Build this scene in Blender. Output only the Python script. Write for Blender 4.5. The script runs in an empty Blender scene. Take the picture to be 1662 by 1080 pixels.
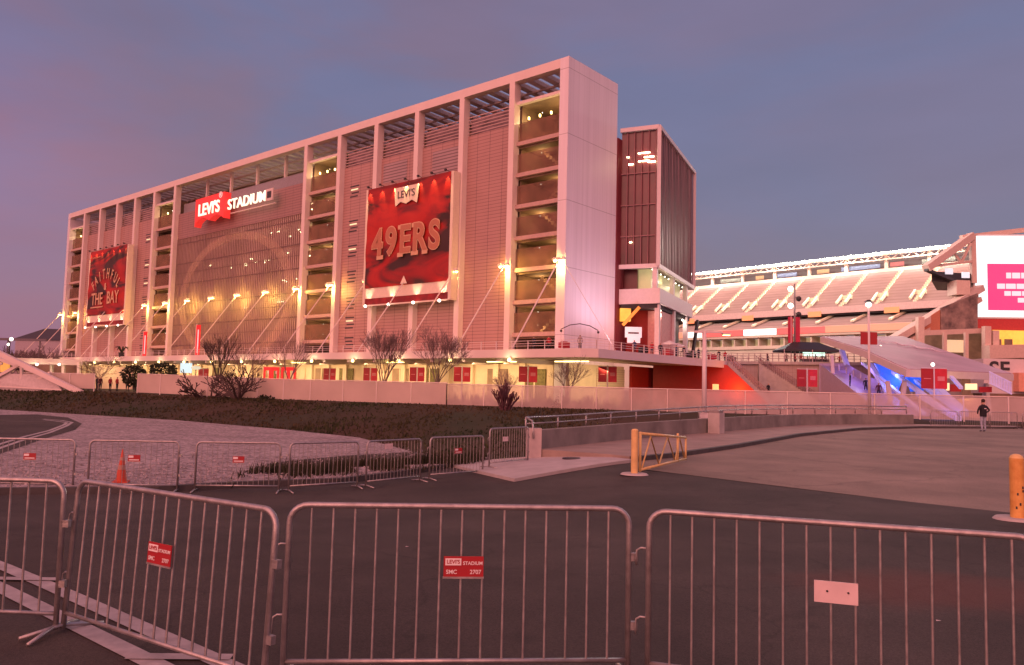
import bpy, bmesh, math, random
from mathutils import Vector, Matrix, noise
rnd = random.Random(7)
sc = bpy.context.scene
COL = sc.collection
# ------------------------------------------------------------------ camera
FPX, IW, IH, CAMH = 1260.0, 1662.0, 1080.0, 1.85
PITCH, ROLL = math.atan(90/FPX), 0.024
fw = Vector((0, math.cos(PITCH), math.sin(PITCH)))
r0 = Vector((1, 0, 0)); u0 = r0.cross(fw)
cR = r0*math.cos(ROLL) + u0*math.sin(ROLL)
cU = u0*math.cos(ROLL) - r0*math.sin(ROLL)
cd = bpy.data.cameras.new('camera'); cam = bpy.data.objects.new('camera', cd); COL.objects.link(cam)
cd.sensor_width = 36; cd.lens = 36*FPX/IW; cd.clip_end = 20000; cd.clip_start = 0.1
M3 = Matrix((cR, cU, -fw)).transposed()
cam.matrix_world = Matrix.Translation((0, 0, CAMH)) @ M3.to_4x4()
sc.camera = cam
CP = Vector((0, 0, CAMH))
def ray(px, py): return (fw*FPX + cR*(px-IW/2) + cU*(IH/2-py)).normalized()
def at(px, py, d):
    """world point seen at photo pixel, d metres north of the camera (survey helper)"""
    r = ray(px, py); return CP + r*(d/r.y)
# ------------------------------------------------------------------ world
wd = bpy.data.worlds.new('World'); sc.world = wd; wd.use_nodes = True
SUN_DIR = Vector((-0.42, -0.88, 0.33)).normalized()      # towards the sunset glow behind the camera
def world():
    nt = wd.node_tree; N = nt.nodes; L = nt.links; N.clear()
    out = N.new('ShaderNodeOutputWorld'); tc = N.new('ShaderNodeTexCoord')
    sep = N.new('ShaderNodeSeparateXYZ'); L.new(tc.outputs['Generated'], sep.inputs[0])
    # base gradient by elevation
    cr = N.new('ShaderNodeValToRGB'); L.new(sep.outputs['Z'], cr.inputs[0])
    e = cr.color_ramp.elements; e[0].position = 0.0; e[0].color = (.205, .128, .205, 1); e[1].position = .95; e[1].color = (.19, .17, .27, 1)
    for p, c in ((.10, (.165, .132, .228)), (.22, (.150, .140, .262)), (.38, (.146, .148, .285)), (.55, (.150, .155, .302)), (.75, (.15, .14, .24))):
        k = e.new(p); k.color = (*c, 1)
    # clouds: flattened noise, pink-mauve patches and cooler streaks
    mp = N.new('ShaderNodeMapping'); mp.inputs['Scale'].default_value = (1.3, 1.3, 4.6); mp.inputs['Rotation'].default_value = (0, math.radians(16), 0)
    mp.inputs['Location'].default_value = (2.3, .4, 1.1)
    L.new(tc.outputs['Generated'], mp.inputs[0])
    n1 = N.new('ShaderNodeTexNoise'); n1.inputs['Scale'].default_value = 1.5; n1.inputs['Detail'].default_value = 7; n1.inputs['Roughness'].default_value = .52; n1.inputs['Distortion'].default_value = .5
    L.new(mp.outputs[0], n1.inputs['Vector'])
    rp = N.new('ShaderNodeMapRange'); rp.interpolation_type = 'SMOOTHSTEP'
    rp.inputs[1].default_value = .40; rp.inputs[2].default_value = .66; L.new(n1.outputs[0], rp.inputs[0])
    # pink is stronger on the west (left) side
    mx = N.new('ShaderNodeMapRange'); mx.inputs[1].default_value = -.75; mx.inputs[2].default_value = .62; mx.inputs[3].default_value = 1.0; mx.inputs[4].default_value = .16; L.new(sep.outputs['X'], mx.inputs[0])
    mu = N.new('ShaderNodeMath'); mu.operation = 'MULTIPLY'; L.new(rp.outputs[0], mu.inputs[0]); L.new(mx.outputs[0], mu.inputs[1])
    m1 = N.new('ShaderNodeMix'); m1.data_type = 'RGBA'; L.new(mu.outputs[0], m1.inputs[0]); L.new(cr.outputs[0], m1.inputs[6]); m1.inputs[7].default_value = (.225, .128, .198, 1)
    n2 = N.new('ShaderNodeTexNoise'); n2.inputs['Scale'].default_value = 3.4; n2.inputs['Detail'].default_value = 6; L.new(mp.outputs[0], n2.inputs['Vector'])
    r2 = N.new('ShaderNodeMapRange'); r2.inputs[1].default_value = .3; r2.inputs[2].default_value = .7; r2.inputs[3].default_value = .95; r2.inputs[4].default_value = 1.05; L.new(n2.outputs[0], r2.inputs[0])
    vm = N.new('ShaderNodeVectorMath'); vm.operation = 'SCALE'; L.new(m1.outputs[2], vm.inputs[0]); L.new(r2.outputs[0], vm.inputs['Scale'])
    # afterglow of the set sun, behind the camera
    dt = N.new('ShaderNodeVectorMath'); dt.operation = 'DOT_PRODUCT'; L.new(tc.outputs['Generated'], dt.inputs[0]); dt.inputs[1].default_value = SUN_DIR
    g = N.new('ShaderNodeMapRange'); g.interpolation_type = 'SMOOTHERSTEP'; g.inputs[1].default_value = -.18; g.inputs[2].default_value = 1.0; g.inputs[3].default_value = 0; g.inputs[4].default_value = 1; L.new(dt.outputs['Value'], g.inputs[0])
    gl = N.new('ShaderNodeVectorMath'); gl.operation = 'SCALE'; gl.inputs[0].default_value = (1.74, .56, .42); L.new(g.outputs[0], gl.inputs['Scale'])
    ad = N.new('ShaderNodeVectorMath'); ad.operation = 'ADD'; L.new(vm.outputs[0], ad.inputs[0]); L.new(gl.outputs[0], ad.inputs[1])
    d2 = N.new('ShaderNodeVectorMath'); d2.operation = 'DOT_PRODUCT'; L.new(tc.outputs['Generated'], d2.inputs[0]); d2.inputs[1].default_value = Vector((-.66, .75, .03)).normalized()
    g2 = N.new('ShaderNodeMapRange'); g2.interpolation_type = 'SMOOTHSTEP'; g2.inputs[1].default_value = .90; g2.inputs[2].default_value = 1.0; L.new(d2.outputs['Value'], g2.inputs[0])
    s2 = N.new('ShaderNodeVectorMath'); s2.operation = 'SCALE'; s2.inputs[0].default_value = (.11, .015, .035); L.new(g2.outputs[0], s2.inputs['Scale'])
    ad2 = N.new('ShaderNodeVectorMath'); ad2.operation = 'ADD'; L.new(ad.outputs[0], ad2.inputs[0]); L.new(s2.outputs[0], ad2.inputs[1]); ad = ad2
    b1 = N.new('ShaderNodeBackground'); L.new(ad.outputs[0], b1.inputs[0]); b1.inputs[1].default_value = 1.0
    # physical twilight sky on top, weak
    sk = N.new('ShaderNodeTexSky'); sk.sky_type = 'NISHITA'; sk.sun_disc = False; sk.sun_elevation = math.radians(1.0)
    sk.sun_rotation = math.atan2(SUN_DIR.x, SUN_DIR.y)
    b2 = N.new('ShaderNodeBackground'); L.new(sk.outputs[0], b2.inputs[0]); b2.inputs[1].default_value = .05
    a2 = N.new('ShaderNodeAddShader'); L.new(b1.outputs[0], a2.inputs[0]); L.new(b2.outputs[0], a2.inputs[1])
    L.new(a2.outputs[0], out.inputs[0])
world()
sl = bpy.data.lights.new('sunset_light', 'SUN'); sl.energy = .8; sl.angle = math.radians(24); sl.color = (1, .36, .28)
so = bpy.data.objects.new('sunset_light', sl); COL.objects.link(so); so.rotation_euler = SUN_DIR.to_track_quat('Z', 'Y').to_euler()
sc.view_settings.view_transform = 'Standard'; sc.view_settings.look = 'None'; sc.view_settings.exposure = 0; sc.view_settings.gamma = 1
# ------------------------------------------------------------------ materials
MATS = {}
def mat(name, col, rough=.6, metal=0, noise_amt=.12, nscale=3, bump=0, bscale=20, col2=None, emit=None, estr=1, alpha=None, coord='Object', spec=None, detail=5, aniso=None):
    if name in MATS: return MATS[name]
    m = bpy.data.materials.new(name); m.use_nodes = True; nt = m.node_tree; N = nt.nodes; L = nt.links
    b = N['Principled BSDF']; b.inputs['Roughness'].default_value = rough; b.inputs['Metallic'].default_value = metal
    if spec is not None: b.inputs['Specular IOR Level'].default_value = spec
    tc = N.new('ShaderNodeTexCoord'); mp = N.new('ShaderNodeMapping'); L.new(tc.outputs[coord], mp.inputs[0])
    if aniso: mp.inputs['Scale'].default_value = aniso
    n = N.new('ShaderNodeTexNoise'); n.inputs['Scale'].default_value = nscale; n.inputs['Detail'].default_value = detail; n.inputs['Roughness'].default_value = .6
    L.new(mp.outputs[0], n.inputs['Vector'])
    cr = N.new('ShaderNodeValToRGB'); cr.color_ramp.elements[0].position = .3; cr.color_ramp.elements[1].position = .7
    if col2 is None:
        c1 = tuple(max(0, c*(1-noise_amt)) for c in col); c2 = tuple(min(1, c*(1+noise_amt)) for c in col)
    else: c1, c2 = col, col2
    cr.color_ramp.elements[0].color = (*c1, 1); cr.color_ramp.elements[1].color = (*c2, 1)
    L.new(n.outputs[0], cr.inputs[0]); L.new(cr.outputs[0], b.inputs['Base Color'])
    if bump:
        n3 = N.new('ShaderNodeTexNoise'); n3.inputs['Scale'].default_value = bscale; n3.inputs['Detail'].default_value = 4; L.new(mp.outputs[0], n3.inputs['Vector'])
        bp = N.new('ShaderNodeBump'); bp.inputs['Strength'].default_value = bump; bp.inputs['Distance'].default_value = .02
        L.new(n3.outputs[0], bp.inputs['Height']); L.new(bp.outputs[0], b.inputs['Normal'])
    if emit: b.inputs['Emission Color'].default_value = (*emit, 1); b.inputs['Emission Strength'].default_value = estr
    if alpha is not None: b.inputs['Alpha'].default_value = alpha
    MATS[name] = m; return m
def nodes(m): return m.node_tree.nodes, m.node_tree.links, m.node_tree.nodes['Principled BSDF']
def stripes(m, axis, period, duty=.12, dark=.55, coord='Object', bump=.0, second=None):
    """darken thin joints across an axis of the object (surface pattern of cladding)"""
    N, L, b = nodes(m); tc = N.new('ShaderNodeTexCoord'); sp = N.new('ShaderNodeSeparateXYZ'); L.new(tc.outputs[coord], sp.inputs[0])
    src = b.inputs['Base Color'].links[0].from_socket
    def one(src, axis, period, duty, dark):
        d = N.new('ShaderNodeMath'); d.operation = 'DIVIDE'; L.new(sp.outputs[axis], d.inputs[0]); d.inputs[1].default_value = period
        f = N.new('ShaderNodeMath'); f.operation = 'FRACT'; L.new(d.outputs[0], f.inputs[0])
        c = N.new('ShaderNodeMath'); c.operation = 'LESS_THAN'; L.new(f.outputs[0], c.inputs[0]); c.inputs[1].default_value = duty
        mx = N.new('ShaderNodeMix'); mx.data_type = 'RGBA'; mx.blend_type = 'MULTIPLY'; L.new(c.outputs[0], mx.inputs[0]); L.new(src, mx.inputs[6]); mx.inputs[7].default_value = (dark, dark, dark, 1)
        return mx.outputs[2]
    o = one(src, axis, period, duty, dark)
    if second: o = one(o, *second)
    L.new(o, b.inputs['Base Color'])
def emis(name, col, s): return mat(name, (.04, .04, .04), emit=col, estr=s)
WHITE = mat('painted_white_metal', (.68, .58, .55), .45, noise_amt=.05, nscale=.35)
SLAB = mat('white_panel_cladding', (.70, .66, .72), .5, noise_amt=.07, nscale=.5, aniso=(2.5, 2.5, .07)); stripes(SLAB, 'Z', 8.3, .010, .6, second=('Y', 1.12, .035, .82))
CLAD = mat('ribbed_facade_cladding', (.40, .235, .215), .55, noise_amt=.06, nscale=.3); stripes(CLAD, 'Z', .46, .2, .62, second=('X', 2.28, .035, .5))
CLAD2 = mat('dark_louvre_cladding', (.36, .26, .27), .6, noise_amt=.08, nscale=.3); stripes(CLAD2, 'Z', .46, .35, .45)
DKBR = mat('brown_interior', (.25, .17, .12), .8, noise_amt=.4, nscale=.35)
SCRIM = mat('bronze_mesh_scrim', (.24, .13, .085), .8, noise_amt=.4, nscale=.5, alpha=.5)
DARK = mat('dark_metal', (.03, .026, .03), .5)
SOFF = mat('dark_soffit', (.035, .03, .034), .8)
CONC = mat('weathered_concrete', (.20, .185, .17), .85, noise_amt=.3, nscale=.9, bump=.3, bscale=14, detail=9)
CONCL = mat('pale_concrete', (.40, .37, .36), .85, noise_amt=.14, nscale=1.7, bump=.25, bscale=25, detail=8)
ASPH = mat('dark_asphalt', (.046, .039, .034), .92, noise_amt=.35, nscale=.55, bump=.7, bscale=160, detail=12)
ROADC = mat('worn_grey_road', (.205, .17, .135), .92, noise_amt=.22, nscale=.4, bump=.5, bscale=90, detail=12)
WALK = mat('sidewalk_concrete', (.27, .21, .18), .85, noise_amt=.18, nscale=.8, bump=.3, bscale=40, detail=10)
REDS = mat('red_sign_paint', (.33, .010, .018), .45, noise_amt=.1)
STEEL = mat('galvanised_steel', (.37, .345, .345), .42, .7, noise_amt=.28, nscale=9, bump=.15, bscale=60)
YEL = mat('yellow_gate_paint', (.66, .45, .18), .55, noise_amt=.15, nscale=4)
LAMP = emis('warm_lamp_glow', (1, .72, .22), 9)
LAMPW = emis('white_lamp_glow', (1, .90, .72), 5)
BLACK = mat('black_fabric', (.012, .011, .013), .85)
# asphalt: aggregate speckle, gravel speckle
def speckle(m, scale, lo, hi, a, b2, coord='Object'):
    N, L, b = nodes(m); src = b.inputs['Base Color'].links[0].from_socket
    tc = N.new('ShaderNodeTexCoord'); v = N.new('ShaderNodeTexVoronoi'); v.inputs['Scale'].default_value = scale; L.new(tc.outputs[coord], v.inputs['Vector'])
    sp = N.new('ShaderNodeSeparateColor'); L.new(v.outputs['Color'], sp.inputs[0])
    mr = N.new('ShaderNodeMapRange'); mr.inputs[1].default_value = lo; mr.inputs[2].default_value = hi; mr.inputs[3].default_value = a; mr.inputs[4].default_value = b2; L.new(sp.outputs[0], mr.inputs[0])
    vm = N.new('ShaderNodeVectorMath'); vm.operation = 'SCALE'; L.new(src, vm.inputs[0]); L.new(mr.outputs[0], vm.inputs['Scale']); L.new(vm.outputs[0], b.inputs['Base Color'])
def cracks(m, scale, width, dark, stain=.25):
    N, L, b = nodes(m); src = b.inputs['Base Color'].links[0].from_socket
    g = N.new('ShaderNodeNewGeometry'); n = N.new('ShaderNodeTexNoise'); n.inputs['Scale'].default_value = 1.3; n.inputs['Detail'].default_value = 6; L.new(g.outputs['Position'], n.inputs['Vector'])
    va = N.new('ShaderNodeVectorMath'); va.operation = 'MULTIPLY_ADD'; L.new(n.outputs['Color'], va.inputs[0]); va.inputs[1].default_value = (1.1, 1.1, 0); L.new(g.outputs['Position'], va.inputs[2])
    v = N.new('ShaderNodeTexVoronoi'); v.feature = 'DISTANCE_TO_EDGE'; v.inputs['Scale'].default_value = scale; L.new(va.outputs[0], v.inputs['Vector'])
    c = N.new('ShaderNodeMapRange'); c.inputs[1].default_value = 0; c.inputs[2].default_value = width; c.inputs[3].default_value = dark; c.inputs[4].default_value = 1; L.new(v.outputs['Distance'], c.inputs[0])
    n2 = N.new('ShaderNodeTexNoise'); n2.inputs['Scale'].default_value = .16; n2.inputs['Detail'].default_value = 8; n2.inputs['Roughness'].default_value = .62; L.new(g.outputs['Position'], n2.inputs['Vector'])
    st = N.new('ShaderNodeMapRange'); st.inputs[1].default_value = .35; st.inputs[2].default_value = .65; st.inputs[3].default_value = 1-stain; st.inputs[4].default_value = 1+stain; L.new(n2.outputs[0], st.inputs[0])
    n3 = N.new('ShaderNodeTexVoronoi'); n3.inputs['Scale'].default_value = .9; n3.inputs['Randomness'].default_value = 1; L.new(va.outputs[0], n3.inputs['Vector'])
    sp = N.new('ShaderNodeMapRange'); sp.inputs[1].default_value = .05; sp.inputs[2].default_value = .16; sp.inputs[3].default_value = .68; sp.inputs[4].default_value = 1; L.new(n3.outputs['Distance'], sp.inputs[0])
    m1 = N.new('ShaderNodeMath'); m1.operation = 'MULTIPLY'; L.new(c.outputs[0], m1.inputs[0]); L.new(st.outputs[0], m1.inputs[1])
    m2 = N.new('ShaderNodeMath'); m2.operation = 'MULTIPLY'; L.new(m1.outputs[0], m2.inputs[0]); L.new(sp.outputs[0], m2.inputs[1])
    vm = N.new('ShaderNodeVectorMath'); vm.operation = 'SCALE'; L.new(src, vm.inputs[0]); L.new(m2.outputs[0], vm.inputs['Scale']); L.new(vm.outputs[0], b.inputs['Base Color'])
cracks(ASPH, .33, .010, .68, .3); cracks(ROADC, .13, .007, .75, .2)
speckle(ASPH, 85, 0, 1, .72, 1.35)
speckle(ROADC, 60, 0, 1, .82, 1.2)
GRAV = mat('pale_gravel', (.26, .225, .23), .9, noise_amt=.2, nscale=.5, bump=1.0, bscale=22, detail=8); speckle(GRAV, 9, 0, 1, .55, 1.5)
# reddish patch mixed into the near asphalt colour
def reddish(m):
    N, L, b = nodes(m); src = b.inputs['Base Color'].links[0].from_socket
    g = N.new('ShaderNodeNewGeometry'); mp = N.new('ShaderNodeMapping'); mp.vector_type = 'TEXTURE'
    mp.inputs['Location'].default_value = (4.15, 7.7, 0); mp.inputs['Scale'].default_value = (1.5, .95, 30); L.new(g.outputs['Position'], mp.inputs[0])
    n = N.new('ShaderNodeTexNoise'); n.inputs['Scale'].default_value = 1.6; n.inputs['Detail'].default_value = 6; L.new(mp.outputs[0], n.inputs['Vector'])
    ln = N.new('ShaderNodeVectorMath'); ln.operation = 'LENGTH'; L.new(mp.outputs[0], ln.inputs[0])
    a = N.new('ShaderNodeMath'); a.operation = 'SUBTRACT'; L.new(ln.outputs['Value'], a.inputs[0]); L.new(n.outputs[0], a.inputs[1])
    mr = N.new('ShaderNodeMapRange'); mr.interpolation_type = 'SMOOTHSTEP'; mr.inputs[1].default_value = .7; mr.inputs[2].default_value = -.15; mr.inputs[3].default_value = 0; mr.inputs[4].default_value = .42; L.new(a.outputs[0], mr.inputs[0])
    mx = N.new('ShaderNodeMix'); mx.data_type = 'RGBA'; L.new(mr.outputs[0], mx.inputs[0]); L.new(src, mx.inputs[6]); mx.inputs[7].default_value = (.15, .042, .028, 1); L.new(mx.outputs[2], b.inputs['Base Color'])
reddish(ASPH)
# ------------------------------------------------------------------ mesh builder
class MB:
    def __init__(s): s.v = []; s.f = []; s.smooth = False
    def quad(s, a, b, c, d): n = len(s.v); s.v += [tuple(a), tuple(b), tuple(c), tuple(d)]; s.f.append((n, n+1, n+2, n+3)); return s
    def poly(s, pts): n = len(s.v); s.v += [tuple(p) for p in pts]; s.f.append(tuple(range(n, n+len(pts)))); return s
    def box(s, x0, x1, y0, y1, z0, z1, M=None):
        n = len(s.v); P = [Vector((x, y, z)) for z in (z0, z1) for x, y in ((x0, y0), (x1, y0), (x1, y1), (x0, y1))]
        if M: P = [M @ p for p in P]
        s.v += [tuple(p) for p in P]
        s.f += [tuple(n+i for i in q) for q in ((3, 2, 1, 0), (4, 5, 6, 7), (0, 1, 5, 4), (1, 2, 6, 5), (2, 3, 7, 6), (3, 0, 4, 7))]; return s
    def prism(s, pts, z0, z1):
        """vertical prism over plan points; z may be lists"""
        n = len(s.v); k = len(pts)
        A = z0 if hasattr(z0, '__len__') else [z0]*k; B = z1 if hasattr(z1, '__len__') else [z1]*k
        s.v += [(p[0], p[1], A[i]) for i, p in enumerate(pts)] + [(p[0], p[1], B[i]) for i, p in enumerate(pts)]
        s.f.append(tuple(range(n+k-1, n-1, -1))); s.f.append(tuple(range(n+k, n+2*k)))
        for i in range(k): j = (i+1) % k; s.f.append((n+i, n+j, n+k+j, n+k+i))
        return s
    def tube(s, pts, r, seg=6, cap=True):
        pts = [Vector(p) for p in pts]; k = len(pts); R = r if hasattr(r, '__len__') else [r]*k; n = len(s.v); prev = None
        for i, p in enumerate(pts):
            t = (pts[min(i+1, k-1)] - pts[max(i-1, 0)]).normalized()
            if prev is None: a = t.orthogonal().normalized()
            else: a = (prev - t*prev.dot(t)); a = a.normalized() if a.length > 1e-6 else t.orthogonal().normalized()
            prev = a; b = t.cross(a)
            for j in range(seg):
                an = 2*math.pi*j/seg; s.v.append(tuple(p + (a*math.cos(an)+b*math.sin(an))*R[i]))
        for i in range(k-1):
            for j in range(seg):
                q = (j+1) % seg; s.f.append((n+i*seg+j, n+i*seg+q, n+(i+1)*seg+q, n+(i+1)*seg+j))
        if cap: s.f.append(tuple(n+j for j in reversed(range(seg)))); s.f.append(tuple(n+(k-1)*seg+j for j in range(seg)))
        return s
    def bar(s, a, b, w, h=None, up=Vector((0, 0, 1))):
        a = Vector(a); b = Vector(b); h = h or w; t = (b-a).normalized(); x = t.cross(up)
        x = x.normalized() if x.length > 1e-4 else Vector((1, 0, 0)); y = x.cross(t); n = len(s.v)
        for p in (a, b):
            for i, j in ((-1, -1), (1, -1), (1, 1), (-1, 1)): s.v.append(tuple(p + x*i*w/2 + y*j*h/2))
        s.f += [tuple(n+i for i in q) for q in ((3, 2, 1, 0), (4, 5, 6, 7), (0, 1, 5, 4), (1, 2, 6, 5), (2, 3, 7, 6), (3, 0, 4, 7))]; return s
    def ball(s, c, r, seg=8, rings=5, sq=1):
        n = len(s.v); c = Vector(c)
        for i in range(rings+1):
            th = math.pi*i/rings
            for j in range(seg):
                ph = 2*math.pi*j/seg; s.v.append(tuple(c + Vector((math.sin(th)*math.cos(ph)*r, math.sin(th)*math.sin(ph)*r, math.cos(th)*r*sq))))
        for i in range(rings):
            for j in range(seg): q = (j+1) % seg; s.f.append((n+i*seg+j, n+(i+1)*seg+j, n+(i+1)*seg+q, n+i*seg+q))
        return s
    def lathe(s, prof, c=(0, 0, 0), seg=14):
        n = len(s.v)
        for r, z in prof:
            for j in range(seg): a = 2*math.pi*j/seg; s.v.append((c[0]+r*math.cos(a), c[1]+r*math.sin(a), c[2]+z))
        for i in range(len(prof)-1):
            for j in range(seg): q = (j+1) % seg; s.f.append((n+i*seg+j, n+i*seg+q, n+(i+1)*seg+q, n+(i+1)*seg+j))
        return s
    def extrude(s, pts, vec):
        """polygon (3d, planar) given thickness along vec"""
        n = len(s.v); k = len(pts); vec = Vector(vec)
        s.v += [tuple(p) for p in pts] + [tuple(Vector(p)+vec) for p in pts]
        s.f.append(tuple(range(n, n+k))); s.f.append(tuple(range(n+2*k-1, n+k-1, -1)))
        for i in range(k): j = (i+1) % k; s.f.append((n+j, n+i, n+k+i, n+k+j))
        return s
    def build(s, name, m, parent=None, smooth=False, recalc=True):
        me = bpy.data.meshes.new(name); me.from_pydata(s.v, [], s.f); me.update()
        if recalc:
            bm = bmesh.new(); bm.from_mesh(me); bmesh.ops.recalc_face_normals(bm, faces=bm.faces); bm.to_mesh(me); bm.free()
        if smooth: me.polygons.foreach_set('use_smooth', [True]*len(me.polygons))
        me.materials.append(m); o = bpy.data.objects.new(name, me); COL.objects.link(o)
        if parent: o.parent = parent
        return o
def tag(o, label=None, cat=None, group=None, kind=None):
    if label: o['label'] = label
    if cat: o['category'] = cat
    if group: o['group'] = group
    if kind: o['kind'] = kind
    return o
def empty(name, loc, rz=0, label=None, cat=None, group=None):
    o = bpy.data.objects.new(name, None); COL.objects.link(o); o.location = loc; o.rotation_euler = (0, 0, rz); o.empty_display_size = .3
    return tag(o, label, cat, group)
def copytree(o, parent=None):
    c = o.copy(); COL.objects.link(c)
    if parent: c.parent = parent
    for ch in list(o.children): copytree(ch, c)
    return c
def light(kind, loc, energy, col, parent=None, size=.3, rot=None, size_y=None, name='lamp_light', spot=None):
    l = bpy.data.lights.new(name, kind); l.energy = energy; l.color = col
    if kind == 'AREA':
        l.size = size
        if size_y: l.shape = 'RECTANGLE'; l.size_y = size_y
    else: l.shadow_soft_size = size
    if kind == 'SPOT': l.spot_size = math.radians(spot or 90); l.spot_blend = .8
    o = bpy.data.objects.new(name, l); COL.objects.link(o); o.location = loc
    if rot: o.rotation_euler = rot
    if parent: o.parent = parent
    return o
def text(body, size, m, parent, name='lettering', offset=0, ext=.02, space=1, sx=1):
    cu = bpy.data.curves.new(name, 'FONT'); cu.body = body; cu.size = size; cu.extrude = ext; cu.offset = offset; cu.align_x = 'CENTER'; cu.align_y = 'CENTER'; cu.space_character = space
    t = bpy.data.objects.new('tmp', cu); COL.objects.link(t); bpy.context.view_layer.update()
    me = bpy.data.meshes.new_from_object(t.evaluated_get(bpy.context.evaluated_depsgraph_get())); bpy.data.objects.remove(t); bpy.data.curves.remove(cu)
    for v in me.vertices: v.co.x *= sx
    me.materials.clear(); me.materials.append(m); me.name = name
    o = bpy.data.objects.new(name, me); COL.objects.link(o)
    if parent: o.parent = parent
    return o
# ------------------------------------------------------------------ terrain
def ss(a, b, x): t = max(0, min(1, (x-a)/(b-a))); return t*t*(3-2*t)
def plateau(x, y): return -(.6 + (.15-.6)*ss(-3, 4, x))*ss(7, 16.5, y)
NEAR = [(-140, 90), (-62, 66), (-36, 55), (-19.3, 46), (-11, 39.5), (-6.4, 34.9), (-3, 28), (-.2, 25.2), (.8, 24.6), (4.3, 30.1), (9.2, 36.4), (17.6, 47.4), (30, 49), (80, 50)]
FAR = [(-160, 120), (-62, 96), (-41, 86), (-20, 78), (4.6, 70), (16.6, 67), (33, 63), (80, 58)]
def yline(P, x):
    for (a, b), (c, d) in zip(P, P[1:]):
        if a <= x <= c: return b + (d-b)*(x-a)/(c-a)
    return P[0][1] if x < P[0][0] else P[-1][1]
def hground(x, y):
    n = yline(NEAR, x); f = yline(FAR, x)
    far_z = .12 + .25*ss(-20, -60, x)
    if y <= n: return plateau(x, y) - .05
    if y >= f: return far_z
    t = (y-n)/max(f-n, .1); w = f-n
    if t < .22: z = -.6 - 2.4*ss(0, .22, t)
    elif t < .40: z = -3.0
    else: z = -3.0 + (far_z+3.0)*ss(.34, 1.0, t)**.9
    if t < .22: z = plateau(x, n) - .05 + (-3.0-(plateau(x, n)-.05))*ss(0, .22, t)
    return z + (.18*noise.noise(Vector((x*.25, y*.25, 3))) if .05 < t < .97 else 0)
def frange(a, b, s):
    o = []; x = a
    while x < b-1e-6: o.append(x); x += s
    o.append(b); return o
xs = [-3000, -1500, -700, -300, -180] + frange(-140, -42, 4) + frange(-40, 36, 1.0) + frange(38, 80, 4) + [120, 200, 400, 900, 2000, 3000]
ys = [-1500, -300, -60, -20] + frange(-8, 30, 1.0) + frange(31, 100, 1.0) + [104, 110, 120, 140, 200, 400, 900, 2000, 4000]
mb = MB(); nx = len(xs)
for y in ys:
    for x in xs: mb.v.append((x, y, hground(x, y)))
for j in range(len(ys)-1):
    for i in range(nx-1): a = j*nx+i; mb.f.append((a, a+1, a+nx+1, a+nx))
GRASS = mat('grassy_bank_soil', (.014, .025, .007), .95, nscale=.09, col2=(.05, .024, .012), bump=1, bscale=3, detail=9)
g = mb.build('ground', GRASS, smooth=True, recalc=False); tag(g, kind='structure')
def drape(name, pts, off, m, zf=None, thick=0, cell=1.0, kind='structure', **k):
    """flat outline laid on the terrain lattice"""
    zf = zf or plateau; bm = bmesh.new(); vs = [bm.verts.new((p[0], p[1], 0)) for p in pts]; bm.faces.new(vs); bmesh.ops.triangulate(bm, faces=bm.faces[:])
    X = [p[0] for p in pts]; Y = [p[1] for p in pts]
    for axis, lo, hi in ((0, min(X), max(X)), (1, min(Y), max(Y))):
        c = math.ceil(lo/cell)*cell
        while c < hi:
            co = (c, 0, 0) if axis == 0 else (0, c, 0); no = (1, 0, 0) if axis == 0 else (0, 1, 0)
            bmesh.ops.bisect_plane(bm, geom=bm.verts[:]+bm.edges[:]+bm.faces[:], plane_co=co, plane_no=no, dist=1e-5); c += cell
    if thick:
        r = bmesh.ops.extrude_face_region(bm, geom=bm.faces[:]); up = [v for v in r['geom'] if isinstance(v, bmesh.types.BMVert)]; ups = set(up)
        for v in bm.verts: v.co.z = zf(v.co.x, v.co.y) + (off if v in ups else off-thick)
    else:
        for v in bm.verts: v.co.z = zf(v.co.x, v.co.y) + off
    bmesh.ops.recalc_face_normals(bm, faces=bm.faces)
    if not thick:
        bm.normal_update()
        for f in bm.faces:
            if f.normal.z < 0: f.normal_flip()
    me = bpy.data.meshes.new(name); bm.to_mesh(me); bm.free(); me.materials.append(m); o = bpy.data.objects.new(name, me); COL.objects.link(o); tag(o, kind=kind, **k); return o
def gp(px, py, off=0):
    """photo pixel -> plateau point"""
    r = ray(px, py); t = 1.0
    for _ in range(60):
        p = CP + r*t; z = plateau(p.x, p.y) + off; t = (z - CAMH)/r.z
    p = CP + r*t; return (p.x, p.y)
# near road (dark asphalt), kerb, gravel island, trail, pad, bridge road
KERB = [(-30, 15.0), (-10.7, 16.2), (-7.6, 17.1), (-6.2, 18.2), (-4.15, 19.3), (-3.0, 21.1), (-1.65, 23.4)]
SEAM = [(3.3, 20.2), (5.2, 17.9), (8.9, 13.7), (30, -2)]
drape('road', [(-30, -20), (30, -20), (30, -2), (8.9, 13.7), (5.2, 17.9), (3.3, 20.2), (3.6, 22.2), (1.2, 19.6), (-1.65, 23.4), (-3.0, 21.1), (-4.15, 19.3), (-6.2, 18.2), (-7.6, 17.1), (-10.7, 16.2), (-30, 15.0)], 0.0, ASPH)
kin = [(x-.12, y+.14) for x, y in KERB]
drape('kerb', KERB[::-1] + kin, .13, mat('dark_kerb', (.06, .055, .055), .8, noise_amt=.3), thick=.3)
gedge = [(-.6, 24.9), (-3.3, 27.5), (-6.6, 34.4), (-11.2, 39), (-19.5, 45.5), (-36, 54.4), (-62, 65.3), (-100, 78)]
tag(drape('gravel', kin + gedge + [(-100, 16)], .115, GRAV, thick=.12))
trail = [gp(*p, .12) for p in ((-260, 690), (0, 674), (60, 673), (110, 678), (133, 688), (122, 698), (70, 713), (0, 737), (-260, 830))]
drape('path', trail, .125, ASPH)
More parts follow.
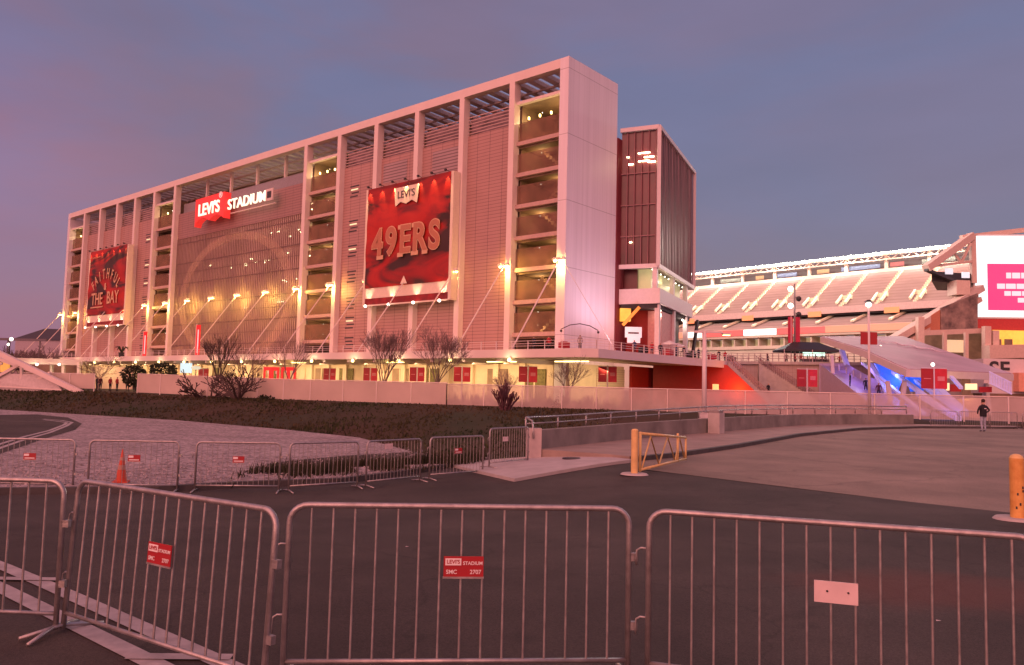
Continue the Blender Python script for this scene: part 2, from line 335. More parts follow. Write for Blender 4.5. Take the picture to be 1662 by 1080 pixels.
PAINT = mat('worn_white_road_paint', (.34, .31, .31), .7, noise_amt=.25, nscale=5, detail=8)
def ribbon(name, pts, w, off, m, zf=None, **k):
    P = [Vector((p[0], p[1])) for p in pts]; l = []; r = []
    for i, p in enumerate(P):
        t = (P[min(i+1, len(P)-1)]-P[max(i-1, 0)]).normalized(); n = Vector((-t.y, t.x))*w/2; l.append(p+n); r.append(p-n)
    return drape(name, [tuple(q) for q in l] + [tuple(q) for q in reversed(r)], off, m, zf, **k)
for d in (0, 6):
    c = [gp(*p, .12) for p in ((-60, 752-d*1.2), (0, 728-d*1.1), (40, 714-d*.8), (80, 703-d*.6), (108-d*.7, 692-d*.3), (117-d*1.4, 686+d*.1), (100-d, 683+d*.25), (70, 680.5+d*.2))]
    ribbon('road_marking', c, .16, .131, PAINT)
ribbon('road_marking', [(-8.2, 10.4), (-4.93, 7.74), (-2.0, 5.36), (.4, 3.4)], .15, .010, PAINT)
ribbon('road_marking', [(-8.2, 9.95), (-4.42, 6.93), (-2.31, 5.22), (-.2, 3.5)], .15, .010, PAINT)
for y in (7.2, 5.3, 9.0): ribbon('road_marking', [(-4.62+(7.2-y)*1.18-.12, y), (-4.2+(7.2-y)*1.18+.14, y+.03)], .11, .016, PAINT)
# bridge
KB = [(3.6, 22.2), (5.1, 23.9), (8.4, 28.6), (13.7, 36.8), (20.3, 45), (26.4, 49.8), (34, 52.5), (60, 56)]
PB = [(.75, 24.3), (4.1, 29.6), (9, 36), (17.3, 46.8), (23, 51.2), (27.5, 53.4)]
def deck(x, y): return -.15 + .06*ss(25, 45, y)
drape('bridge_road', SEAM[::-1][:0] + [(3.3, 20.2), (5.2, 17.9), (8.9, 13.7), (30, -2), (80, -2), (80, 60)] + KB[::-1], .008, ROADC, deck)
kb2 = [(x-.16, y+.12) for x, y in KB]
drape('kerb', KB[::-1] + kb2, .14, mat('dark_kerb', (.06, .055, .055)), deck, thick=.3)
drape('sidewalk', [(1.2, 24.0)] + [(x+.02, y-.02) for x, y in PB] + [(36, 55)] + kb2[6::-1] + [(3.0, 22.9)], .132, WALK, deck, thick=.5)
drape('pavement_pad', [(-1.65, 23.4), gp(835, 779, .05), (3.35, 21.9), (3.5, 22.1), (3.0, 22.95), (1.2, 24.1), (.7, 24.6), (-.5, 24.5)], .08, CONCL, thick=.2)
mh = empty('manhole_cover', (1.9, 23.0, plateau(1.9, 23.0)+.08), 0, 'dark round manhole cover in the pale concrete pad by the parapet end', 'manhole cover')
MB().lathe([(0, .015), (.26, .015), (.28, 0), (.33, .008), (.34, -.02)], seg=24).build('lid', DARK, mh, recalc=False)
# ------------------------------------------------------------------ parapet with railing
def resample(P, step):
    out = [Vector(P[0])]
    for a, b in zip(P, P[1:]):
        a = Vector(a); b = Vector(b); n = max(1, int((b-a).length/step))
        for i in range(1, n+1): out.append(a+(b-a)*i/n)
    return out
pr = empty('concrete_parapet', (.75, 24.3, -.4), 0, 'low grey concrete parapet wall curving along the bridge sidewalk under a pipe railing', 'parapet')
pl = resample(PB, 2.0); mb = MB(); ox, oy, oz = pr.location
for i, (a, b) in enumerate(zip(pl, pl[1:])):
    t = (b-a).normalized(); n = Vector((-t.y, t.x))*.15
    h0 = .58 + .12*ss(0, 20, (a-pl[0]).length); h1 = .58 + .12*ss(0, 20, (b-pl[0]).length)
    mb.prism([(a.x+n.x-ox, a.y+n.y-oy), (a.x-n.x-ox, a.y-n.y-oy), (b.x-n.x-ox, b.y-n.y-oy), (b.x+n.x-ox, b.y+n.y-oy)], [-.6]*4, [h0-oz-.02, h0-oz-.02, h1-oz-.02, h1-oz-.02])
mb.build('wall', CONC, pr)
MB().box(-.22, .24, -.22, .24, -.2, 1.02).build('end_post', mat('pinkish_end_concrete', (.42, .36, .35), .8), pr)
rail = MB(); low = MB(); pts = [Vector((p.x-.25-ox, p.y+.2-oy, .60+.28*ss(0, 20, (p-pl[0]).length)+.34-oz)) for p in pl]
start = [Vector((-.02, -.28, .72)), Vector((-.03, -.2, 1.05)), Vector((-.05, 0, 1.24))]
rail.tube(start + pts, .032, 6); rail.build('handrail', STEEL, pr, smooth=True)
low.tube([p - Vector((0, 0, .2)) for p in pts], .025, 6); low.build('lower_rail', STEEL, pr, smooth=True)
for p in pts: MB().tube([p-Vector((0, 0, .5)), p], .03, 6).build('rail_post', STEEL, pr, smooth=True)
q = PB[2]; b = empty('concrete_bin', (9.45, 35.75, -.02), .9, 'pale square concrete bin standing against the parapet beside the lamp pole', 'bin')
MB().prism([(-.28, -.28), (.28, -.28), (.28, .28), (-.28, .28)], 0, .95).build('body', CONCL, b); MB().box(-.24, .24, -.24, .24, .95, 1.08).build('lid', mat('grey_lid', (.22, .2, .2)), b)
# ------------------------------------------------------------------ crowd barriers
def make_barrier(L, r, plate, nb=15):
    e = empty('crowd_barrier', (0, 0, 0)); c = .11; T = 1.09
    arc = lambda cx, cz, a0, a1: [Vector((cx+c*math.cos(math.radians(a)), 0, cz+c*math.sin(math.radians(a)))) for a in range(a0, a1, -15 if a1 < a0 else 15)]
    f = MB(); f.tube([Vector((0, 0, 0.03))] + arc(c, T-c, 180, 89) + arc(L-c, T-c, 90, -1) + [Vector((L, 0, .03))], r, 10); f.build('frame', STEEL, e, smooth=True)
    MB().tube([(0, 0, .14), (L, 0, .14)], r*.8, 8).build('bottom_rail', STEEL, e, smooth=True)
    for i in range(nb): x = L*(i+1)/(nb+1); MB().tube([(x, 0, .14), (x, 0, T)], (r*.42 if r < .02 else .0065), 6, False).build('bar', STEEL, e, smooth=True)
    for x in (0.0, L):
        MB().tube([(x, -.3, .015), (x, -.12, .04), (x, 0, .055), (x, .12, .04), (x, .3, .015)], [r*.75]*5, 8).build('foot', STEEL, e, smooth=True)
    for z in (.36, .79):
        h = MB(); h.tube([(0, 0, z+.06), (-.05, 0, z+.062), (-.075, 0, z+.045), (-.08, 0, z), (-.078, 0, z-.05)], r*.38, 6); h.build('hook', STEEL, e, smooth=True)
        MB().box(L+.012, L+.055, -.018, .018, z-.03, z+.02).build('lug', STEEL, e)
    return e
PLATE_W = mat('faded_white_plate', (.62, .50, .50), .5, noise_amt=.08, nscale=8); LETW = mat('white_lettering', (.75, .66, .66), .5, noise_amt=.02)
def plate(e, x, z, w, h, white, words=True, y=-.03, tilt=0):
    p = MB().box(x-w/2, x+w/2, y-.006, y, z-h/2, z+h/2).build('sign_plate', PLATE_W if white else REDS, e)
    if white:
        for dx in (-.2, .28): q = MB().ball((x+dx*w, y-.007, z+.04*h), .007, 6, 4).build('rivet', DARK, p)
        return p
    MB().box(x-w*.46, x-w*.06, y-.009, y-.0065, z+h*.06, z+h*.40).build('logo_patch', LETW, p)
    if words:
        for s, tx, tz, sz, m in (("LEVI'S", -.26, .23, .032, REDS), ('STADIUM', .23, .16, .028, LETW), ('SMC', -.30, -.27, .034, LETW), ('2707', .30, -.27, .034, LETW)):
            t = text(s, sz*w/.25*1.05, m, p, ext=.0008, offset=.0006); t.rotation_euler = (math.pi/2, 0, 0); t.location = (x+tx*w, y-(.0105 if m is REDS else .0082), z+tz*h)
    else: MB().box(x-w*.4, x+w*.4, y-.009, y-.0065, z-h*.34, z-h*.18).build('text_bar', LETW, p)
    MB().box(x-w/2-.004, x+w/2+.004, y-.007, y+.002, z-h/2-.012, z-h/2).build('plate_edge', STEEL, p)
    return p
BL = 2.15; BGRP = 'steel crowd barriers in the foreground row'
nearb = make_barrier(BL, .0195, False)
def nb_place(first, x, y, yaw, lean=0, z=0, label=''):
    o = first if first.get('label') is None else copytree(first)
    o.location = (x, y, z); o.rotation_euler = (-lean, 0, yaw); tag(o, label, 'barrier', BGRP); return o
o1 = nb_place(nearb, -1.357, 4.903, .08, .013, label='steel crowd barrier facing the camera, hung with a red plate, second from the right')
o2 = nb_place(nearb, -3.214, 5.791, -.565, .049, label='leaning steel crowd barrier with a red plate, standing over the white road lines')
o3 = nb_place(nearb, .905, 5.03, -.312, .0, label='steel crowd barrier carrying a blank faded white plate')
o4 = nb_place(nearb, -5.40, 5.86, -.045, .0, label='plateless steel crowd barrier cut off by the left edge of the photo')
def up(x, z): return x, z
plate(o1, 1.09, .725, .25, .125, False); plate(o2, 1.10, .705, .25, .135, False, tilt=0); plate(o3, 1.10, .695, .24, .125, True)
farb = make_barrier(1.88, .024, False); FGRP = 'steel crowd barriers in the farther row along the kerb'
frow = [((-11.35, 17.0), (-9.45, 17.1), 'r', 'far steel crowd barrier at the left edge of the photo'),
        ((-9.15, 17.1), (-7.06, 17.3), 'r', 'far steel crowd barrier right of the traffic cone, a small red plate on it'),
        ((-6.92, 17.35), (-5.12, 17.55), 'r', 'far steel crowd barrier in front of the gravel, third from the left'),
        ((-4.92, 17.6), (-3.58, 18.6), None, 'far steel crowd barrier in front of the dark plants, without a plate'),
        ((-3.4, 18.75), (-2.27, 20.1), 'w', 'far steel crowd barrier with a white plate on its top rail near the plants'),
        ((-2.05, 20.3), (-.72, 21.6), 'r', 'far steel crowd barrier with a red plate in front of the grassy bank'),
        ((-.55, 21.9), (.62, 23.5), 'w', 'far steel crowd barrier with a white plate, next to the end of the parapet')]
first = True
for a, b, pk, lab in frow:
    o = farb if first else copytree(farb); first = False
    dx, dy = b[0]-a[0], b[1]-a[1]; o.location = (a[0], a[1], plateau(*a)+(.08 if a[0] > -.6 else 0)); o.rotation_euler = (0, 0, math.atan2(dy, dx)); o.scale = (min(1, math.hypot(dx, dy)/1.88), 1, 1)
    tag(o, lab, 'barrier', FGRP); o['pk'] = pk or ''
for o in [o for o in COL.objects if o.get('pk') is not None]:
    if o['pk'] == 'r': plate(o, .95, .72, .26, .14, False, words=False)
    if o['pk'] == 'w': plate(o, .7, .95 if o.location.x < -1 else .78, .26, .13, True)
    del o['pk']
# barriers across the far end of the bridge
for i in range(5):
    o = copytree(farb); x = 28.0+2.05*i; o.location = (x, 51.9+.25*math.sin(i), deck(x, 52)+.01); o.rotation_euler = (0, 0, .06*(-1)**i); o.scale = (1, 1, 1)
    for c in list(o.children):
        if c.name.startswith('sign_plate'):
            for k in list(c.children): bpy.data.objects.remove(k)
            bpy.data.objects.remove(c)
    tag(o, ['steel barrier at the far end of the bridge, touching the parapet end', 'steel barrier at the far end of the bridge, second from the parapet', 'steel barrier at the far end of the bridge, left of the walking person', 'steel barrier behind the walking person in black at the bridge end', 'steel barrier at the far end of the bridge, at the right edge of the photo'][i], 'barrier', 'steel barriers closing the far end of the bridge')
# ------------------------------------------------------------------ yellow gate and bollard
gt = empty('swing_gate', (3.03, 18.9, -.16), 0, 'yellow steel swing gate standing open beside the dark road', 'gate')
MB().tube([(0, 0, 0), (0, 0, 1.06)], .085, 14).build('post', YEL, gt, smooth=False); MB().lathe([(.085, 1.06), (.06, 1.09), (0, 1.1)]).build('post_cap', YEL, gt)
MB().lathe([(0, .035), (.3, .035), (.34, 0)], seg=18).build('footing', CONCL, gt)
ga = Vector((.16, .16, 0)); ge = Vector((2.0, 3.4, 0)); arm = MB()
T = lambda f, zt, ze: ga.lerp(ge, f) + Vector((0, 0, zt+(ze-zt)*f))
arm.tube([T(0, .98, .72), T(1, .98, .72)], .035, 8); arm.tube([T(0, .10, .12), T(1, .10, .12)], .035, 8); arm.tube([T(0, .06, 0), T(0, 1.02, 0)], .035, 8); arm.tube([T(1, 0, .08), T(1, 0, .72)], .03, 8)
zz = [T(.04, .14, .1), T(.2, .92, .70), T(.38, .12, .12), T(.56, .92, .73), T(.74, .12, .12), T(.84, .92, .72), T(.97, .12, .12)]
arm.tube(zz, .022, 6); arm.build('gate_arm', YEL, gt, smooth=True)
MB().tube([T(.8, 0, .1), T(.8, 0, 1.08)], .035, 8).build('latch_post', YEL, gt, smooth=True)
bo = empty('gate_post', (8.33, 12.85, -.10), 0, 'thick chipped yellow steel post on a round footing at the right edge', 'post')
MB().tube([(0, 0, 0), (0, 0, 1.0)], .105, 18).build('post', mat('chipped_yellow', (.72, .41, .11), .55, nscale=7, col2=(.55, .25, .05)), bo); MB().lathe([(.105, 1.0), (.085, 1.04), (.04, 1.065), (0, 1.07)], seg=18).build('post_cap', YEL, bo)
MB().lathe([(0, .04), (.32, .04), (.36, 0)], seg=20).build('footing', CONCL, bo)
for z in (.25, .82): MB().bar((.1, 0, z), (.6, .1, z), .06).build('hinge_arm', YEL, bo)
for i in range(5):
    a = -1.2-rnd.random()*1.6; z = .15+rnd.random()*.75; MB().box(-.012, .012, -.004, .003, -.02, .022, Matrix.Translation((.106*math.cos(a), .106*math.sin(a), z)) @ Matrix.Rotation(a+math.pi/2, 4, 'Z')).build('chipped_spot', DARK, bo)
# ------------------------------------------------------------------ traffic cone
co = empty('traffic_cone', (-8.75, 17.75, plateau(-8.7, 17.7)+.11), .3, 'orange traffic cone with pale reflective bands standing on the kerb', 'cone')
OR = mat('orange_cone_plastic', (.50, .055, .018), .55)
MB().box(-.2, .2, -.2, .2, 0, .04).build('base', OR, co); MB().lathe([(.15, .04), (.02, .86), (0, .87)], seg=16).build('body', OR, co, smooth=True)
co.scale = (.82, .82, .86)
for a, b in ((.34, .46), (.58, .66)):
    f = lambda z: .15-.13*(z-.04)/.82+.004
    MB().lathe([(f(a), a), (f(b), b)], seg=16).build('reflective_band', mat('grimy_orange_band', (.42, .22, .17), .6), co, recalc=False)
# ================================================================== suite tower (local x = -u along the facade, y = depth v)
P0 = Vector((6.23, 93.6, .1)); DL = Vector((-.76432, .64484, 0)); DM = Vector((.64484, .76432, 0))
RZ = math.atan2(-DL.y, -DL.x)
def tw(u, v, z): return P0 + DL*u + DM*v + Vector((0, 0, z-.1))
tower = empty('stadium_tower', P0, RZ, 'long pink-lit stadium tower with white frame, ribbed cladding and open stair bays', 'building')
B = 9.12
def tb(name, m, boxes, parent=tower, **k):
    mb = MB()
    for u0_, u1, v0, v1, z0, z1 in boxes: mb.box(-u1, -u0_, v0, v1, z0-.1, z1-.1)
    return mb.build(name, m, parent, **k)
TOP = 43.1; LZ = [8.7+4.17*i for i in range(7)]
tb('end_slab', SLAB, [(-.05, 1.3, 0, 11.2, -.5, TOP)]); tb('end_slab', SLAB, [(154.6, 155.9, 0, 11.2, -.5, TOP)])
tb('roof_beam', WHITE, [(1.3, 154.6, 0, 1.2, 41.9, TOP)])
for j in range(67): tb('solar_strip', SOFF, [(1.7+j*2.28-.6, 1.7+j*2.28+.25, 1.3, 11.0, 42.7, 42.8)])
for k in list(range(1, 7))+list(range(11, 17)): tb('column', WHITE, [(k*B-.45, k*B+.45, 0, 1.2, 6, 41.9)])
for k in range(7, 11): tb('column', WHITE, [(k*B-.2, k*B+.2, 2.0, 2.5, 36.2, 42.62)])
PERG = mat('white_pergola_beam', (.85, .84, .88), .5, noise_amt=.04); u = 2.2; i = 0
while u < 153.5:
    tb('pergola_beam', PERG, [(u, u+.95, 1.2, 11.0, 42.0, 42.55)]); u += 2.28
tb('pergola_purlin', WHITE, [(1.3, 154.6, 4.2, 4.5, 41.75, 42.0), (1.3, 154.6, 8.2, 8.5, 41.75, 42.0)])
LOUV = mat('salmon_louvre', (.5, .35, .33), .6)
SCR2 = mat('dark_gap_screen', (.22, .15, .17), .7, noise_amt=.6, nscale=.5, aniso=(1, 1, 4))
panels = [k for k in range(1, 5)] + [k for k in range(12, 16)]
for k in panels:
    a, b = k*B+.45, (k+1)*B-.45
    tb('cladding_panel', CLAD, [(a, b, .95, 1.5, 6, 36.6)])
    mb = MB()
    for j in range(6): mb.box(-b, -a, 1.0, 1.06, 36.85+j*.46-.1, 36.97+j*.46-.1)
    mb.build('louvre_band', LOUV, tower)
    tb('screen_panel', SCR2, [(a, b, 1.6, 1.7, 36.6, 39.2)])
tb('louvre_patch', CLAD2, [(2*B+1.2, 2*B+6.5, .90, .95, 32.2, 35.6)]); tb('louvre_patch', CLAD2, [(3*B+2.8, 4*B-1.0, .90, .95, 32.6, 35.6)])
# glazed middle
GA, GB = 6*B+.45, 11*B-.45
WALLM = mat('ribbed_wall_above_glass', (.30, .175, .17), .6, noise_amt=.06); stripes(WALLM, 'Z', .46, .2, .65, second=('X', 2.28, .03, .6))
tb('upper_wall', WALLM, [(GA, GB, .9, 1.5, 30.7, 36.0)])
tb('balustrade', mat('grey_glass_balustrade', (.30, .27, .30), .3, alpha=.8), [(GA, GB, 1.9, 1.96, 36.0, 38.3)])
glass = mat('dusk_mesh_glass', (.62, .47, .42), .35, noise_amt=.25, nscale=.12, alpha=.60)
tb('glass_wall', glass, [(GA, GB, 1.05, 1.1, 6, 30.7)])
mb = MB(); n = 76
for i in range(n+1):
    x = GA + (GB-GA)*i/n; w = .035 if i % 19 else .09; mb.box(-x-w, -x+w, .88, 1.03, 5.9, 30.6)
mb.build('mullion', mat('brown_mullion', (.26, .17, .15), .5), tower)
for z in LZ[:-1]+[10.8, 23.5, 15]: tb('floor_band', mat('brown_spandrel', (.16, .10, .10), .5), [(GA, GB, .96, 1.045, z, z+(.2 if z in LZ else .08))])
rg = MB(); cx, cz, r1, r2 = 77.5, 17.4, 12.4, 10.9
for i in range(72):
    a, b = 2*math.pi*i/72, 2*math.pi*(i+1)/72
    rg.quad(*[(-(cx+r*1.62*math.cos(t)), .84, cz+r*math.sin(t)-.1) for r, t in ((r1, a), (r1, b), (r2, b), (r2, a))])
rg.build('ring_emblem', mat('tan_ring_film', (.85, .62, .42), .6, alpha=.17), tower, recalc=False)
tb('back_wall', DKBR, [(GA, GB, 8.6, 9, 6, 36)])
tb('floor_slab', DKBR, [(GA, GB, 1.3, 8.6, z-.3, z) for z in LZ[:-1]])
CEIL = emis('office_ceiling_light', (1, .80, .42), 22)
for (ua, ub, lv, nl) in ((70, 77, 5, 7), (56, 60, 5, 8), (57, 62.5, 4, 4), (71, 76.5, 3, 5), (60, 63, 3, 2), (56, 58.5, 3, 3), (65, 68, 4, 3), (79, 82, 3, 2), (60.5, 63, 2, 2), (86, 90, 3, 2), (64, 66, 1, 2), (80, 81, 1, 1), (57, 59, 0, 2), (66, 67.5, 2, 2)):
    z = LZ[lv]+4.17-.75 if lv < 6 else 33
    for j in range(nl): x = ua + (ub-ua)*(j+.2)/nl + rnd.uniform(-.2, .2); v = rnd.choice((2.2, 3.1, 4.4, 5.5)); tb('ceiling_lamp', CEIL, [(x, x+.6, v, v+.14, z-.05*v, z+.17-.05*v)])
for i, z in enumerate(LZ[:-1]):
    for u in ((58, 66, 76, 90) if i in (3, 4, 5) else (62, 84)): light('POINT', (-u, 4.5, z+2.9), 150, (1, .66, .34), tower, .4)
BEAMM = mat('salmon_stair_beam', (.48, .33, .29), .6)
# open stair bays
for k in (0, 5, 11, 16):
    a, b = k*B+(.45 if k else 1.3), (k+1)*B-.45 if k < 16 else 154.6
    for z in LZ:
        tb('stair_beam', BEAMM, [(a, b, .62, 1.1, z-.3, z+.22)])
        tb('stair_scrim', SCRIM, [(a, b, .95, 1.0, z+.22, z+2.8)])
        tb('stair_beam', DKBR, [(a, b, 1.15, 8.5, z-.55, z-.25)])
    tb('stair_beam', WHITE, [(a, b, .5, 1.1, 38.9, 39.3)])
    tb('stair_soffit', DKBR, [(a, b, 1.1, 8.5, 39.0, 39.2)])
    tb('back_wall', DKBR, [(a, b, 8.5, 9.0, 6, 39.2), (a, a+.15, 1.5, 8.5, 6, 39.1), (b-.15, b, 1.5, 8.5, 6, 39.1)])
    for zi, z in enumerate(LZ):   # diagonal stair flight with steps
        if zi == 6: continue
        mb = MB(); n = 10; s = 1 if zi % 2 else -1
        for j in range(n):
            xa = a+1.2+(b-a-2.4)*(j if s > 0 else n-1-j)/n; mb.box(-(xa+(b-a-2.4)/n), -xa, 4.2, 5.8, z+4.17*j/n-.1, z+4.17*(j+1)/n-.05)
        mb.build('stair_flight', DKBR, tower)
    near = k in (0, 5)
    for j, z in enumerate([7.0]+LZ):
        top = 38.0 if j == 7 else z+3.1
        if near or j % 2: light('POINT', (-(a+b)/2 + (1.5 if j % 2 else -1.5), 3.6 if near else 2.5, min(top, 37.6)-.6), 170 if near else 190, (1, .60, .24), tower, .3)
        MB().ball((-(a+(b-a)*.62), 2.4, top-.25), .06, 6, 4).build('ceiling_lamp', LAMPW, tower)
    for j in range(4 if near else 2):
        x = a + (b-a)*(.12+.25*j if near else .3+.45*j)
        p = tb('wall_lamp', LAMP, [(x, x+.16, 1.9, 2.1, 37.2, 37.55)]); light('POINT', (-(x+.1), 1.7, 36.8), 60, (1, .7, .3), tower, .1)
SLOT = emis('slot_window_light', (1, .74, .40), 1.3)
# slot windows
for ub in (41.3, 112.2):
    for lz, lit in ((33.2, 1), (27.6, 1), (23.6, 1), (19.5, 0), (15.3, 0), (12.2, 1), (9.0, 0)):
        for j in range(4):
            m = SLOT if (lit and j in (1,) and ub < 50) or (ub > 50 and j == 2 and lz > 20) else DARK
            tb('slot_window', m, [(ub+(.25*(j % 2)), ub+2.2-.2*(j % 3), .92, .98, lz-j*.55, lz-j*.55+.2)])
# body behind
tb('rear_wall', DKBR, [(1.3, 154.6, 9.05, 11, -.3, 42.6)])
tb('body_mass', DKBR, [(1*B+.5, 5*B-.5, 1.55, 9, 5.9, 36.4)]); tb('body_mass', DKBR, [(12*B+.5, 16*B-.5, 1.55, 9, 5.9, 36.4)])
# concourse wall under the terrace
CREAM = mat('cream_concourse_wall', (.62, .50, .36), .7, noise_amt=.12, nscale=.5)
tb('concourse_wall', CREAM, [(0, 155, 1.2, 1.6, -.5, 5.2)])
for i in range(35): u = 2+i*4.5; tb('pilaster', CREAM, [(u, u+.9, .75, 1.2, -.3, 5.1)])
for i in range(24):
    u = 3.4+i*6.3; tb('concourse_opening', [mat('olive_dim_opening', (.15, .13, .05), .8, noise_amt=.5), DKBR, CREAM][i % 3], [(u, u+3.4, 1.02, 1.16, -.2, 4.3)]); tb('opening_bar', CREAM, [(u+1.6, u+1.8, .95, 1.02, -.2, 4.3)])
# ------------------------------------------------------------------ terrace
ter = empty('terrace', P0, RZ, 'projecting white terrace slab with thin railing wrapping round the foot of the tower', 'terrace')
mb = MB(); mb.prism([(-158, -9.5), (9.2, -9.5), (10.4, -8.2), (10.4, 30), (1.0, 30), (1.0, 11), (1.0, 1.0), (-158, 1.0)], 5.3, 5.92); mb.build('slab', WHITE, ter)
mb = MB(); mb.prism([(-158, -9.8), (9.4, -9.8), (10.7, -8.4), (10.7, 31), (10.4, 31), (10.4, -8.2), (9.2, -9.5), (-158, -9.5)], 5.1, 6.02); mb.build('edge_beam', WHITE, ter)
tr = MB(); edge = [(-158, -9.3), (9.0, -9.3), (10.2, -8.0), (10.2, 30.5)]
for (a, b), (c, d) in zip(edge, edge[1:]):
    L = math.hypot(c-a, d-b); n = max(1, int(L/2.3))
    for h in (6.95, 6.65, 6.4): tr.bar((a, b, h), (c, d, h), .045)
    for i in range(n+1): t = i/n; tr.bar((a+(c-a)*t, b+(d-b)*t, 5.95), (a+(c-a)*t, b+(d-b)*t, 7.0), .08, up=Vector((1, 0, 0)))
tr.build('railing', WHITE, ter)
for i in range(30): mb = MB(); x = -2.5-i*5.4; mb.box(x, x+.5, -9.3, .8, 4.7, 5.2); mb.build('soffit_beam', WHITE, ter)
# warm light under the terrace (continuous strip fittings)
for i in range(8):
    light('AREA', (-10-20*i, -2.6, 4.6), 1150, (1, .62, .30), ter, 15, rot=(math.radians(30), 0, 0), size_y=1.2)
light('AREA', (6.0, 4, 4.5), 900, (1, .68, .34), ter, 3, rot=(0, math.radians(25), 0), size_y=12)
for x0 in (6.5, -3.5, -22.5, -44): MB().box(x0-2.2, x0+2.2, -7.4, -7.2, 4.72, 4.8).build('strip_light', LAMP, ter)
# round downlights along the slab edge
for i in range(17):
    e = empty('edge_lamp', tw(i*B, -9.95, 4.95), RZ, 'warm round lamp on the terrace edge, %s' % ('below the corner of the tower' if i == 0 else 'one of the evenly spaced row'), 'lamp', 'round lamps along the terrace edge')
    if i: e['label'] = 'small warm round lamp in the evenly spaced row along the terrace edge'
    MB().ball((0, -.1, 0), .20, 10, 6).build('bulb', LAMP, e, smooth=True); MB().box(-.12, .12, -.05, .15, .1, .3).build('bracket', WHITE, e)
    light('POINT', (0, -.6, -.15), 110, (1, .70, .36), e, .2)
# facade flood lamps on long struts
FL = [i for i in range(0, 18)]
for i in FL:
    if i in (1,) and False: continue
    e = empty('facade_floodlight', tw(i*B+(.3 if i == 0 else 0), -9.4, 6.1), RZ, None, 'floodlight', 'floodlights on slanting struts along the facade')
    hx = 0; hd = Vector((0, 8.7, 11.5))
    MB().tube([(0, 0, -.1), hd], .085, 6).build('strut', WHITE, e)
    MB().tube([hd+Vector((0, 0, -.2)), hd+Vector((0, .7, -.2))], .06, 6).build('bracket', WHITE, e)
    h = MB()
    for dx in (-.65, 0, .65): h.box(dx-.22, dx+.22, 8.35, 8.75, 11.35, 11.6)
    h.bar((-.85, 8.6, 11.7), (.85, 8.6, 11.7), .1); h.build('lamp_head', WHITE, e)
    g = MB()
    for dx in (-.65, 0, .65): g.ball((dx, 8.62, 11.3), .20, 8, 5)
    g.build('bulb', LAMP, e, smooth=True)
    light('POINT', (0, 8.3, 10.7), 1000, (1, .62, .13), e, .2)
    lab = {0: 'floodlight cluster on a slanting strut at the white end slab corner, largest of the row', 1: 'floodlight on a slanting strut left of the nearest open stair bay', 2: 'floodlight at the lower right corner of the large red banner', 5: 'floodlight right of the second open stair bay, near the slot windows', 6: 'floodlight on the frame column at the right edge of the glass wall', 11: 'floodlight at the left edge of the glass wall', 14: 'floodlight at the lower right corner of the small far banner', 17: 'floodlight at the far left end of the tower, outermost of the row'}
    e['label'] = lab.get(i, 'floodlight in front of the glass wall' if 6 < i < 11 else 'floodlight on a slanting strut standing before the ribbed cladding')
    if 6 < i < 11: e['label'] = ['floodlight before the glass wall, nearest its right edge', 'floodlight before the glass wall, second from its right edge', 'floodlight before the glass wall, third from its right edge', 'floodlight before the glass wall, nearest its left edge'][i-7]
    if i in (3, 4): e['label'] = ['floodlight hidden below the right half of the large red banner', 'floodlight just left of the large red banner\'s lower corner'][i-3]
    if i in (12, 13): e['label'] = ['floodlight on the column left of the third stair bay', 'floodlight between the third stair bay and the small far banner'][i-12]
    if i in (15, 16): e['label'] = ['floodlight below the small far banner', 'floodlight on the column right of the farthest stair bay'][i-15]
for v, en in ((1.5, 900), (5.5, 1500), (8.5, 900)): light('SPOT', (7.0, v, 7.0), en*1.15, (1, .66, .80), ter, .4, rot=(0, math.radians(148), 0), spot=95)
# stay cable at the end slab
MB().tube([tw(.2, -9.0, 6.0)+Vector((0, 0, 0)), tw(.3, -1, 17.4)], .03, 5)
sc_ = MB(); sc_.tube([tw(-6.5, 2, 6), tw(-.2, -.9, 17.5)], .03, 5); tag(sc_.build('stay_cable', WHITE), 'thin stay cable running from the corner floodlight down to the side terrace', 'cable')
